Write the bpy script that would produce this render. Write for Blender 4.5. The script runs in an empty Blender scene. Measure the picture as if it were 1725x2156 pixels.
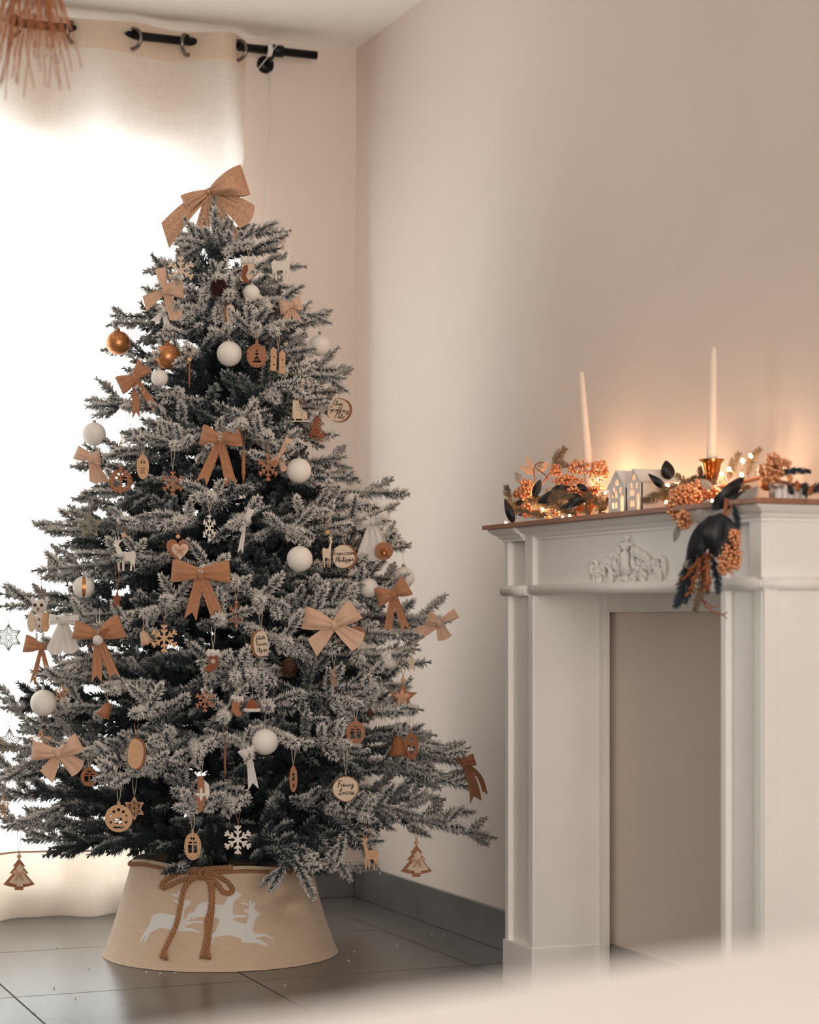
import bpy, bmesh, math, random
import numpy as np
from mathutils import Vector, Matrix, Euler
from mathutils.geometry import tessellate_polygon

# ------------------------------------------------------------------ camera
PI = math.pi
F = 4280.0; CX = 862.5; HY = 1302.0; CH = 0.852
PSI = math.atan((CX + 864.5) / F); S, C = math.sin(PSI), math.cos(PSI)
sc = bpy.context.scene
COL = sc.collection
cam_d = bpy.data.cameras.new('camera'); cam = bpy.data.objects.new('camera', cam_d); COL.objects.link(cam)
cam.location = (0, 0, CH); cam.rotation_euler = (PI / 2, 0, -PSI)
cam_d.sensor_fit = 'VERTICAL'; cam_d.sensor_height = 36; cam_d.sensor_width = 28.8
cam_d.lens = F / 2156 * 36; cam_d.shift_y = (HY - 1078) / 2156
cam_d.clip_start = 0.05; cam_d.clip_end = 100
cam_d.dof.use_dof = True; cam_d.dof.focus_distance = 4.75; cam_d.dof.aperture_fstop = 3.5
sc.camera = cam
# ------------------------------------------------------------------ world, lights, exposure
w = bpy.data.worlds.new('world'); sc.world = w; w.use_nodes = True
bg = w.node_tree.nodes['Background']; bg.inputs[0].default_value = (1.0, 0.92, 0.83, 1); bg.inputs[1].default_value = 0.28
def area(name, loc, rot, sx, sy, power, color):
    d = bpy.data.lights.new(name, 'AREA'); d.shape = 'RECTANGLE'; d.size = sx; d.size_y = sy; d.energy = power; d.color = color
    o = bpy.data.objects.new(name, d); COL.objects.link(o); o.location = loc; o.rotation_euler = rot; return o
area('daylight_outside_window', (0.0, 6.75, 1.35), (-PI / 2, 0, 0), 4.6, 2.9, 262, (0.80, 0.92, 1.0))
area('daylight_room_window', (0.2, -2.1, 1.15), (PI / 2 + 0.30, 0, 0.0), 2.6, 2.0, 126, (1.0, 0.945, 0.89))
sc.view_settings.view_transform = 'Standard'; sc.view_settings.look = 'None'
sc.view_settings.exposure = 0.22; sc.view_settings.gamma = 1.0; sc.view_settings.use_curve_mapping = False
sc.cycles.max_bounces = 8; sc.cycles.diffuse_bounces = 5; sc.cycles.transmission_bounces = 6; sc.cycles.transparent_max_bounces = 12
sc.cycles.caustics_reflective = False; sc.cycles.caustics_refractive = False; sc.cycles.sample_clamp_indirect = 6
sc.cycles.use_denoising = True

# ------------------------------------------------------------------ projection helpers (pixel of the 1725x2156 photo -> point in the room)
def ray(px, py):
    r = (px - CX) / F; u = -(py - HY) / F
    return (S + r * C, C - r * S, u)
def onX(px, py, X): d = ray(px, py); t = X / d[0]; return Vector((X, t * d[1], CH + t * d[2]))
def onY(px, py, Y): d = ray(px, py); t = Y / d[1]; return Vector((t * d[0], Y, CH + t * d[2]))
def onZ(px, py, Z): d = ray(px, py); t = (Z - CH) / d[2]; return Vector((t * d[0], t * d[1], Z))
def atD(px, py, D): d = ray(px, py); return Vector((D * d[0], D * d[1], CH + D * d[2]))
def rnd(a, b): return random.uniform(a, b)
random.seed(7); RS = np.random.RandomState(5)

# ------------------------------------------------------------------ materials
def lin(c):
    return tuple(((x / 255) / 12.92 if x / 255 <= .04045 else ((x / 255 + .055) / 1.055) ** 2.4) for x in c)
MATS = {}
def mat(name, rgb, rough=0.6, metal=0.0, noise=0.0, scale=20.0, bump=0.0, bscale=200.0, sheen=0.0, stretch=None, trans=0.0, emit=None, coat=0.0, sss=0.0, second=None):
    if name in MATS: return MATS[name]
    m = bpy.data.materials.new(name); m.use_nodes = True; nt = m.node_tree; N = nt.nodes; L = nt.links
    p = N['Principled BSDF']; c = lin(rgb) + (1,)
    p.inputs['Base Color'].default_value = c; p.inputs['Roughness'].default_value = rough; p.inputs['Metallic'].default_value = metal
    if coat: p.inputs['Coat Weight'].default_value = coat
    if sheen: p.inputs['Sheen Weight'].default_value = sheen
    if sss: p.inputs['Subsurface Weight'].default_value = sss; p.inputs['Subsurface Scale'].default_value = 0.01
    tc = N.new('ShaderNodeTexCoord'); mp = N.new('ShaderNodeMapping'); L.new(tc.outputs['Object'], mp.inputs[0])
    if stretch: mp.inputs['Scale'].default_value = stretch
    if noise > 0:
        n = N.new('ShaderNodeTexNoise'); n.inputs['Scale'].default_value = scale; n.inputs['Detail'].default_value = 4
        L.new(mp.outputs[0], n.inputs['Vector'])
        r = N.new('ShaderNodeValToRGB'); L.new(n.outputs[0], r.inputs[0])
        lo = tuple(x * (1 - noise) for x in c[:3]) + (1,); hi = tuple(min(1, x * (1 + noise)) for x in c[:3]) + (1,)
        if second: lo = lin(second) + (1,); hi = c
        r.color_ramp.elements[0].position = 0.35; r.color_ramp.elements[1].position = 0.65
        r.color_ramp.elements[0].color = lo; r.color_ramp.elements[1].color = hi
        L.new(r.outputs[0], p.inputs['Base Color'])
    if bump > 0:
        n2 = N.new('ShaderNodeTexNoise'); n2.inputs['Scale'].default_value = bscale; n2.inputs['Detail'].default_value = 3
        L.new(mp.outputs[0], n2.inputs['Vector'])
        b = N.new('ShaderNodeBump'); b.inputs['Strength'].default_value = bump; b.inputs['Distance'].default_value = 0.002
        L.new(n2.outputs[0], b.inputs['Height']); L.new(b.outputs[0], p.inputs['Normal'])
    if emit:
        p.inputs['Emission Color'].default_value = lin(emit[0]) + (1,); p.inputs['Emission Strength'].default_value = emit[1]
    if trans > 0:
        out = [n for n in N if n.type == 'OUTPUT_MATERIAL'][0]
        t = N.new('ShaderNodeBsdfTranslucent'); t.inputs[0].default_value = c
        mx = N.new('ShaderNodeMixShader'); mx.inputs[0].default_value = trans
        L.new(p.outputs[0], mx.inputs[1]); L.new(t.outputs[0], mx.inputs[2]); L.new(mx.outputs[0], out.inputs[0])
    MATS[name] = m; return m

def weave_mat(name, rgb, sc_=900, rough=0.85, trans=0.0, amp=0.25, transp=0.0):
    """woven cloth: two crossed wave textures modulate colour and relief"""
    m = mat(name, rgb, rough, trans=0.0)
    nt = m.node_tree; N = nt.nodes; L = nt.links; p = N['Principled BSDF']
    p.inputs['Sheen Weight'].default_value = 0.2
    tc = N.new('ShaderNodeTexCoord')
    n1 = N.new('ShaderNodeTexNoise'); n2 = N.new('ShaderNodeTexNoise')
    for n, st in ((n1, (sc_ * .03, sc_ * .03, sc_)), (n2, (sc_, sc_, sc_ * .03))):
        mp = N.new('ShaderNodeMapping'); mp.inputs['Scale'].default_value = st
        L.new(tc.outputs['Object'], mp.inputs[0]); L.new(mp.outputs[0], n.inputs['Vector'])
        n.inputs['Scale'].default_value = 1.0; n.inputs['Detail'].default_value = 2
    a = N.new('ShaderNodeMath'); a.operation = 'ADD'; L.new(n1.outputs[0], a.inputs[0]); L.new(n2.outputs[0], a.inputs[1])
    r = N.new('ShaderNodeValToRGB'); c = lin(rgb)
    h = N.new('ShaderNodeMath'); h.operation = 'MULTIPLY'; h.inputs[1].default_value = 0.5; L.new(a.outputs[0], h.inputs[0]); L.new(h.outputs[0], r.inputs[0])
    r.color_ramp.elements[0].position = 0.35; r.color_ramp.elements[1].position = 0.65
    r.color_ramp.elements[0].color = tuple(x * (1 - amp) for x in c) + (1,); r.color_ramp.elements[1].color = tuple(min(1, x * (1 + amp)) for x in c) + (1,)
    L.new(r.outputs[0], p.inputs['Base Color'])
    b = N.new('ShaderNodeBump'); b.inputs['Strength'].default_value = 0.3; b.inputs['Distance'].default_value = 0.0006
    L.new(a.outputs[0], b.inputs['Height']); L.new(b.outputs[0], p.inputs['Normal'])
    if trans > 0:
        out = [n for n in N if n.type == 'OUTPUT_MATERIAL'][0]
        t = N.new('ShaderNodeBsdfTranslucent'); L.new(r.outputs[0], t.inputs[0])
        mx = N.new('ShaderNodeMixShader'); mx.inputs[0].default_value = trans
        L.new(p.outputs[0], mx.inputs[1]); L.new(t.outputs[0], mx.inputs[2])
        last = mx
        if transp > 0:
            tr = N.new('ShaderNodeBsdfTransparent'); m2 = N.new('ShaderNodeMixShader'); m2.inputs[0].default_value = transp
            L.new(mx.outputs[0], m2.inputs[1]); L.new(tr.outputs[0], m2.inputs[2]); last = m2
        L.new(last.outputs[0], out.inputs[0])
    return m

M_WALL = mat('wall_paint', (227, 211, 199), 0.75, noise=0.015, scale=3, bump=0.06, bscale=350)
M_CEIL = mat('ceiling_paint', (250, 245, 238), 0.8, bump=0.05, bscale=300)
M_TILE = mat('floor_tile_stone', (106, 103, 100), 0.25, noise=0.10, scale=5, bump=0.05, bscale=60)
M_GROUT = mat('grout', (74, 68, 62), 0.85, noise=.1, scale=60)
M_WHITE = mat('mantel_paint', (246, 241, 235), 0.48, noise=0.02, scale=6, bump=0.05, bscale=120)
M_WOODT = mat('mantel_wood', (158, 110, 84), 0.5, noise=0.22, scale=14, stretch=(6, .7, 6), bump=0.1, bscale=80)
M_BLACK = mat('black_metal', (22, 24, 27), 0.35, metal=0.6)
M_STEEL = mat('grommet_steel', (128, 120, 112), 0.25, metal=1.0)
M_CURT = weave_mat('linen_curtain', (246, 238, 229), 500, 0.9, trans=0.5, amp=0.06, transp=0.05)
M_CURT2 = weave_mat('linen_curtain_double', (246, 230, 214), 500, 0.9, trans=0.6, amp=0.05)
M_BURLAP = weave_mat('burlap', (186, 130, 94), 1500, 0.9, amp=0.3)
M_BURLAPD = weave_mat('burlap_dark', (140, 92, 62), 1500, 0.9, amp=0.3)
M_SATIN = mat('peach_velvet', (232, 188, 156), 0.5, sheen=0.6, noise=.03, scale=60, trans=0.12)
M_GLIT = mat('gold_glitter_fabric', (206, 158, 124), 0.36, metal=0.4, noise=0.45, scale=500, bump=0.9, bscale=350)
M_WGLIT = mat('white_glitter_tulle', (250, 244, 238), 0.45, noise=0.04, scale=300, bump=0.3, bscale=400, trans=0.3)
M_BALLW = mat('white_bauble', (250, 241, 230), 0.6, noise=0.03, scale=200, bump=0.25, bscale=600, sss=.1)
M_BALLG = mat('gold_bauble', (208, 140, 88), 0.3, metal=0.7, noise=0.3, scale=160, bump=0.35, bscale=300)
M_CAP = mat('bauble_cap', (200, 196, 190), 0.25, metal=1.0)
M_CAPG = mat('bauble_cap_gold', (190, 130, 70), 0.25, metal=1.0)
M_WOOD = mat('plywood', (214, 166, 124), 0.6, noise=0.1, scale=120, stretch=(1, 1, 5))
M_WOODW = mat('white_wood', (236, 224, 210), 0.6, noise=0.03, scale=90)
M_WOODE = mat('burnt_edge', (150, 92, 54), 0.7, noise=0.2, scale=200)
M_WOODD = mat('dark_plywood', (168, 108, 70), 0.6, noise=0.15, scale=120, stretch=(1, 1, 5))
M_BARK = mat('bark_edge', (150, 104, 74), 0.9, noise=0.4, scale=300, bump=0.8, bscale=500)
M_GLITE = mat('glitter_edge', (226, 190, 150), 0.3, metal=0.7, noise=0.5, scale=900, bump=0.8, bscale=900)
M_CREAMW = mat('cream_wood', (224, 198, 170), 0.55, noise=0.03, scale=90)
M_STRING = mat('cotton_string', (216, 200, 180), 0.9)
M_JUTES = mat('jute_string', (168, 124, 88), 0.9)
M_BEAD = mat('wood_bead', (232, 178, 132), 0.5)
M_INK = mat('ink', (40, 22, 14), 0.6)
M_CONE = mat('pinecone', (92, 62, 46), 0.7, noise=0.3, scale=200)
M_RED = mat('maroon_pompom', (70, 34, 30), 0.95, noise=0.3, scale=400)
M_LEATHER = mat('rust_felt', (142, 78, 46), 0.8, noise=0.12, scale=200, sheen=.3)
M_FUR = mat('white_fur', (240, 230, 220), 0.95, noise=0.08, scale=300, bump=1.0, bscale=500, sheen=.5)
M_JUTE = mat('jute_rope', (188, 136, 94), 0.85, noise=0.25, scale=400, bump=0.6, bscale=900)
M_SKIRT = weave_mat('linen_skirt', (224, 196, 168), 700, 0.9, amp=0.09)
M_PRINT = mat('white_print', (240, 236, 230), 0.7)
M_TRUNK = mat('trunk', (28, 30, 26), 0.9)
M_BERRY = mat('gold_berry', (232, 156, 104), 0.2, metal=0.45, coat=1.0)
M_TWIG = mat('copper_twig', (170, 98, 56), 0.5, metal=0.3)
M_LEAFD = mat('dark_leaf', (11, 14, 19), 0.5, noise=0.3, scale=60)
M_TEAL = mat('teal_fir', (36, 50, 57), 0.7, noise=.3, scale=40, trans=.1)
M_LEAFP = mat('peach_leaf', (238, 200, 166), 0.6, trans=0.35)
M_LEAFG = mat('grey_leaf', (176, 170, 164), 0.6, trans=0.3)
M_FIR = mat('garland_fir', (124, 104, 78), 0.7, noise=0.3, scale=40, trans=0.2)
M_BRASS = mat('brass', (206, 142, 80), 0.2, metal=1.0)
M_WAX = mat('candle_wax', (240, 224, 208), 0.45, sss=0.4)
M_CERAM = mat('white_ceramic', (240, 232, 226), 0.3, coat=.3)
M_BULB = mat('fairy_bulb', (255, 220, 170), 0.3, emit=((255, 196, 130), 28))
M_WIRE = mat('copper_wire', (230, 170, 120), 0.3, metal=0.8)
M_TABLE = mat('pale_table', (236, 231, 229), 0.45, noise=0.02, scale=8)
M_RAFFIA = mat('raffia', (190, 122, 76), 0.7, trans=0.12)
M_FLOCKBIT = mat('flock_crumb', (240, 236, 230), 0.9)
M_CORDW = mat('white_cord', (230, 224, 216), 0.7)
M_ACRYL = mat('acrylic', (225, 222, 218), 0.1, trans=0.0); M_ACRYL.node_tree.nodes['Principled BSDF'].inputs['Transmission Weight'].default_value = .8

def needle_material():
    m = bpy.data.materials.new('flocked_needles'); m.use_nodes = True; nt = m.node_tree; N = nt.nodes; L = nt.links; p = N['Principled BSDF']
    p.inputs['Roughness'].default_value = 0.85; p.inputs['Sheen Weight'].default_value = 0.15
    at = N.new('ShaderNodeAttribute'); at.attribute_name = 'flock'
    tc = N.new('ShaderNodeTexCoord'); n = N.new('ShaderNodeTexNoise'); n.inputs['Scale'].default_value = 26; n.inputs['Detail'].default_value = 3
    L.new(tc.outputs['Object'], n.inputs['Vector'])
    mm = N.new('ShaderNodeMath'); mm.operation = 'MULTIPLY_ADD'; L.new(n.outputs[0], mm.inputs[0]); mm.inputs[1].default_value = 0.55; mm.inputs[2].default_value = -0.28
    ad = N.new('ShaderNodeMath'); ad.operation = 'ADD'; L.new(at.outputs['Fac'], ad.inputs[0]); L.new(mm.outputs[0], ad.inputs[1])
    r = N.new('ShaderNodeValToRGB'); L.new(ad.outputs[0], r.inputs[0]); e = r.color_ramp.elements
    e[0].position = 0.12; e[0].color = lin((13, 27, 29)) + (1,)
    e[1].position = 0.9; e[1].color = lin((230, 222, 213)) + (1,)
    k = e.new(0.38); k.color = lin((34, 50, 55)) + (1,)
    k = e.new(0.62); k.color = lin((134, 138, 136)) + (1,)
    L.new(r.outputs[0], p.inputs['Base Color']); return m
M_NEEDLE = needle_material()

# ------------------------------------------------------------------ mesh helpers
class MB:
    def __init__(s): s.v = []; s.f = []; s.m = []; s.smooth = []
    def add(s, vs, fs, mi=0, sm=False):
        o = len(s.v); s.v += [tuple(x) for x in vs]; s.f += [tuple(i + o for i in f) for f in fs]; s.m += [mi] * len(fs); s.smooth += [sm] * len(fs); return s
    def box(s, a, b, mi=0):
        x0, y0, z0 = a; x1, y1, z1 = b
        return s.add([(x0, y0, z0), (x1, y0, z0), (x1, y1, z0), (x0, y1, z0), (x0, y0, z1), (x1, y0, z1), (x1, y1, z1), (x0, y1, z1)],
                     [(0, 3, 2, 1), (4, 5, 6, 7), (0, 1, 5, 4), (1, 2, 6, 5), (2, 3, 7, 6), (3, 0, 4, 7)], mi)
    def tube(s, pts, r, n=8, mi=0, cap=True, sm=True):
        pts = [Vector(p) for p in pts]; rs = r if isinstance(r, (list, tuple)) else [r] * len(pts)
        vs = []; fs = []; up = None
        for i, p in enumerate(pts):
            t = (pts[min(i + 1, len(pts) - 1)] - pts[max(i - 1, 0)])
            t = t.normalized() if t.length > 1e-9 else Vector((0, 0, 1))
            if up is None:
                up = Vector((0, 0, 1)) if abs(t.z) < .9 else Vector((1, 0, 0))
            a = t.cross(up); a = a.normalized() if a.length > 1e-6 else t.orthogonal().normalized(); b = a.cross(t); up = b
            for k in range(n):
                th = 2 * PI * k / n; vs.append(p + (a * math.cos(th) + b * math.sin(th)) * rs[i])
        for i in range(len(pts) - 1):
            for k in range(n):
                q = (k + 1) % n; fs.append((i * n + k, i * n + q, (i + 1) * n + q, (i + 1) * n + k))
        s.add(vs, fs, mi, sm)
        if cap:
            o = len(s.v) - len(vs); s.f.append(tuple(o + k for k in range(n))[::-1]); s.f.append(tuple(o + (len(pts) - 1) * n + k for k in range(n))); s.m += [mi, mi]; s.smooth += [False, False]
        return s
    def lathe(s, prof, c=(0, 0, 0), n=24, mi=0, sm=True, axis='z'):
        vs = []; fs = []
        for (r, z) in prof:
            for k in range(n):
                th = 2 * PI * k / n; x, y, zz = r * math.cos(th), r * math.sin(th), z
                if axis == 'y': x, y, zz = x, zz, y
                if axis == 'x': x, y, zz = zz, x, y
                vs.append((c[0] + x, c[1] + y, c[2] + zz))
        for i in range(len(prof) - 1):
            for k in range(n):
                q = (k + 1) % n; fs.append((i * n + k, i * n + q, (i + 1) * n + q, (i + 1) * n + k))
        return s.add(vs, fs, mi, sm)
    def ball(s, c, r, n=16, mi=0, sz=1.0):
        h = max(4, n // 2); prof = [(max(1e-5, r * math.sin(PI * i / h)), -r * sz * math.cos(PI * i / h)) for i in range(h + 1)]
        return s.lathe(prof, c, n, mi)
    def plate(s, loops, t, y=0.0, mi=0, me=1):
        """loops in (x,z); extruded plate centred at y, side walls use material me"""
        L3 = [[Vector((p[0], p[1], 0)) for p in lp] for lp in loops]
        tris = tessellate_polygon(L3); flat = [p for lp in loops for p in lp]; n = len(flat)
        vs = [(p[0], y - t / 2, p[1]) for p in flat] + [(p[0], y + t / 2, p[1]) for p in flat]
        s.add(vs, [tuple(a) for a in tris] + [tuple(i + n for i in reversed(a)) for a in tris], mi)
        o = 0; fs = []
        for lp in loops:
            k = len(lp)
            for i in range(k): j = (i + 1) % k; fs.append((o + i, o + j, o + j + n, o + i + n))
            o += k
        base = len(s.v) - 2 * n
        s.f += [tuple(i + base for i in f) for f in fs]; s.m += [me] * len(fs); s.smooth += [False] * len(fs)
        return s
    def mesh(s, name, mats):
        me = bpy.data.meshes.new(name); me.from_pydata(s.v, [], s.f)
        for m in (mats if isinstance(mats, (list, tuple)) else [mats]): me.materials.append(m)
        nm = len(me.materials)
        me.polygons.foreach_set('material_index', [min(i, nm - 1) for i in s.m]); me.polygons.foreach_set('use_smooth', s.smooth)
        me.validate(); me.update(); return me
    def recalc(s): return s
    def obj(s, name, mats, parent=None, loc=None, bevel=0, fixn=True):
        me = s.mesh(name, mats)
        if fixn:
            b = bmesh.new(); b.from_mesh(me); bmesh.ops.recalc_face_normals(b, faces=b.faces); b.to_mesh(me); b.free()
        o = bpy.data.objects.new(name, me); COL.objects.link(o)
        if parent: o.parent = parent
        if loc: o.location = loc
        if bevel:
            md = o.modifiers.new('bevel', 'BEVEL'); md.width = bevel; md.segments = 2; md.limit_method = 'ANGLE'
        return o
def tag(o, label=None, cat=None, group=None, kind=None):
    if label: o['label'] = label
    if cat: o['category'] = cat
    if group: o['group'] = group
    if kind: o['kind'] = kind
    return o
def empty(name, loc=(0, 0, 0), rot=(0, 0, 0)):
    o = bpy.data.objects.new(name, None); o.empty_display_size = 0.02; COL.objects.link(o); o.location = loc; o.rotation_euler = rot; return o

# ================================================================== room shell
WX, WY, H = 2.1835, 5.850, 2.6
PX, PY, GX0, GY0 = 0.5625, 0.622, 0.887, 4.572   # tile pitch and one grid crossing
fl = tag(MB().box((-4.2, -2.2, -0.08), (WX + .1, WY + 1.2, -0.0012)).obj('floor', M_GROUT), kind='structure', label='dark stone tiled floor')
tg = MB().box((0.0025, 0.0025, -0.006), (PX - 0.0025, PY - 0.0025, 0.0)); tmesh = tg.mesh('tile', M_TILE)
xs = [GX0 + i * PX for i in range(-9, 3)]; ys = [GY0 + j * PY for j in range(-9, 3)]
for x in xs:
    for y in ys:
        if x + .01 > WX or y + 0.01 > WY: continue
        wx = min(PX, WX - x); wy = min(PY, WY - y)
        me = tmesh if (wx == PX and wy == PY) else MB().box((0.0025, 0.0025, -0.006), (wx - 0.0025, wy - 0.0025, 0)).mesh('tile', M_TILE)
        o = bpy.data.objects.new('tile', me); COL.objects.link(o); o.parent = fl; o.location = (x, y, 0)
tag(MB().box((-4.2, -2.2, H), (WX + .1, WY + 0.25, H + .1)).obj('ceiling', M_CEIL), kind='structure', label='pale painted ceiling')
tag(MB().box((WX, -2.2, 0), (WX + .12, WY + .2, H)).obj('wall_right', M_WALL), kind='structure', label='smooth beige plaster wall behind the mantelpiece')
# back wall with the window opening
wx0, wx1, wz0, wz1 = -1.0, 1.765, 0.06, 2.205
wb = MB(); T = 0.22
wb.box((wx1, WY, 0), (WX, WY + T, H)); wb.box((-4.2, WY, 0), (wx0, WY + T, H)); wb.box((wx0, WY, wz1), (wx1, WY + T, H)); wb.box((wx0, WY, -0.003), (wx1, WY + T, wz0))
tag(wb.obj('wall_back', M_WALL), kind='structure', label='beige plaster wall with the curtained window')
fr = MB()
fr.box((wx0, WY + .12, wz0), (wx0 + .05, WY + .17, wz1)); fr.box((wx1 - .05, WY + .12, wz0), (wx1, WY + .17, wz1))
fr.box((wx0, WY + .12, wz0), (wx1, WY + .17, wz0 + .06)); fr.box((wx0, WY + .12, wz1 - .05), (wx1, WY + .17, wz1)); fr.box((.345, WY + .12, wz0), (.425, WY + .17, wz1))
fro = tag(fr.obj('window_1', M_WHITE), kind='structure', label='white framed french window behind the curtain')
# baseboard tiles
bb = tag(MB().box((WX - .0085, 0, 0), (WX - .001, WY, .100)).obj('baseboard_right', M_GROUT), kind='structure', label='grey tile skirting under the beige wall')
yj = [0.05 + i * 0.559 - .13 for i in range(12)]
for a, b_ in zip(yj, yj[1:]):
    b2 = min(b_, WY - .012)
    if b2 > a: MB().box((WX - .011, a + .001, 0.0005), (WX - .0005, b2 - .001, .103)).obj('baseboard_tile', M_TILE, bb, bevel=.001)
bk = tag(MB().box((-4.2, WY - .0085, 0), (WX, WY - .001, .100)).obj('baseboard_back', M_GROUT), kind='structure', label='grey tile skirting under the window wall')
x = WX - .011
while x > -1.5:
    MB().box((x - .558, WY - .011, 0.0005), (x - .001, WY - .0005, .103)).obj('baseboard_tile', M_TILE, bk, bevel=.001); x -= .56

# ================================================================== curtain and rod
RY = WY - 0.10; RZ = 2.538
XR = [onY(p, 100, RY).x for p in (35, 160, 287, 400, 508)]
PER = (XR[4] - XR[0]) / 2
def cwave(x, z):
    ph = (x - XR[0]) / PER * 2 * PI
    k = 1 - z / 2.6
    a = 0.034 * (1 - .35 * k)
    y = math.sin(ph) * a
    y += 0.012 * k * math.sin(ph * 2.3 + 1.2) + 0.008 * math.sin(ph * 1.37 + 3 * z)
    y += 0.004 * math.sin(31 * x + 2 * math.sin(3 * z))
    return RY + y
CT = 2.572
def cgrid(x0, x1, z0, z1, nx, nz, off=0.0, th=0.0):
    m = MB(); vs = []; fs = []
    for j in range(nz + 1):
        for i in range(nx + 1):
            u = i / nx; z = z0 + (z1 - z0) * j / nz; x = x0 + (x1 - x0) * u
            e = max(0, (u - .97) / .03)
            xx = x - (0.012 * e if z > 2.2 else 0.02 * e); k = (2.6 - z)
            xx += -0.02 * u * max(0, min(1, (2.5 - z) * 1.2))
            ztop = 0
            if j == nz and z1 > 2.5: ztop = 0.008 * math.sin((x - XR[0]) / PER * 2 * PI + .6)
            y = cwave(x, z) + off + 0.03 * e * e
            if y > WY - .014: y = WY - .014
            vs.append((xx, y, z + ztop))
    for j in range(nz):
        for i in range(nx):
            a = j * (nx + 1) + i; fs.append((a, a + 1, a + nx + 2, a + nx + 1))
    return m.add(vs, fs, 0, True)
X0, X1 = -1.45, 1.83
cu = empty('linen_curtain', (1.2, RY, 0))
tag(cu, 'sheer cream linen eyelet curtain hanging floor-length over the bright window', 'curtain')
def cpart(mb, name, m, th=0):
    o = mb.obj(name, m, fixn=False); o.parent = cu; o.matrix_parent_inverse = Matrix.Translation((-1.2, -RY, 0)); 
    if th: md = o.modifiers.new('s', 'SOLIDIFY'); md.thickness = th
    return o
cpart(cgrid(X0, X1, 0.002, CT, 640, 60), 'curtain_panel', M_CURT)
cpart(cgrid(X0, X1, 2.482, CT - .002, 640, 6, -0.0025), 'curtain_header', M_CURT2)
cpart(cgrid(X0, X1, 0.002, 0.19, 640, 6, -0.0025), 'curtain_hem', M_CURT2)
hs = MB(); hs.tube([(x - .02 * ((x - X0) / (X1 - X0)), cwave(x, .192) - .005, .192 + .004 * math.sin(9 * x)) for x in np.linspace(X0, X1 - .05, 160)], 0.0032, 6)
cpart(hs, 'hem_cord', M_JUTES)
for i in range(-12, 5):
    x = XR[0] + i * PER / 2 if i >= 0 else XR[0] + i * PER / 2
    if i >= 0: x = XR[i]
    if x < X0 + .1: continue
    g = MB(); R_, r_ = 0.029, 0.0055
    vs = []; fs = []
    for a in range(28):
        for b_ in range(8):
            t, q = 2 * PI * a / 28, 2 * PI * b_ / 8; rr = R_ + r_ * math.cos(q); vs.append((rr * math.cos(t), r_ * 1.1 * math.sin(q), rr * math.sin(t)))
    for a in range(28):
        for b_ in range(8): fs.append((a * 8 + b_, ((a + 1) % 28) * 8 + b_, ((a + 1) % 28) * 8 + (b_ + 1) % 8, a * 8 + (b_ + 1) % 8))
    g.add(vs, fs, 0, True)
    o = g.obj('grommet', M_STEEL, fixn=False); o.parent = cu; o.matrix_parent_inverse = Matrix.Translation((-1.2, -RY, 0))
    o.location = (x - .012, RY - .004, RZ - 0.012); o.rotation_euler = (0, 0, math.radians(48 if i % 2 else -48) + 0)
rod = empty('curtain_rod', (1.2, RY, RZ)); tag(rod, 'black metal curtain rod carrying the linen curtain near the ceiling', 'curtain rod')
MB().lathe([(0.0001, -1.7), (.0125, -1.7), (.0125, .82), (.0105, .8205), (.0001, .8205)], (0, 0, 0), 24, axis='x').obj('pole', M_BLACK, rod)
bx = 1.895 - 1.2
br = MB(); br.lathe([(.0128, -.018), (.018, -.018), (.018, .018), (.0128, .018)], (bx, 0, 0), 24, axis='x')
br.tube([(bx - .004, 0.01, -.004), (bx - .004, .05, -.012), (bx - .004, .094, -.014)], .007, 10); br.lathe([(.001, .090), (.024, .090), (.027, .0995), (.001, .0998)], (bx - .004, 0, -.016), 28, axis='y')
br.obj('bracket', M_BLACK, rod)
MB().lathe([(.0135, -.008), (.0185, -.008), (.0185, .006), (.0135, .006)], (bx - .024, 0, 0), 24, axis='x').obj('bracket_ring', M_CORDW, rod)
pc = MB(); p0 = onY(583, 95, RY - .02); pts = [p0, onY(560, 125, RY - .02), onY(538, 152, RY - .01)]
pc.tube(pts, .0014, 6); tag(pc.obj('tie_cord', M_CORDW), 'short white cord looped over the rod end by its bracket', 'cord')
pc = MB(); pc.tube([onY(568, 150, WY - .03), onY(572, 270, WY - .03), onY(566, 330, WY - .03), onY(560, 430, WY - .03), onY(552, 560, WY - .03), onY(556, 700, WY - .03)], .0012, 6)
tag(pc.obj('blind_cord', M_CORDW), 'thin pale cord hanging down the wall right of the curtain', 'cord')

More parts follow.
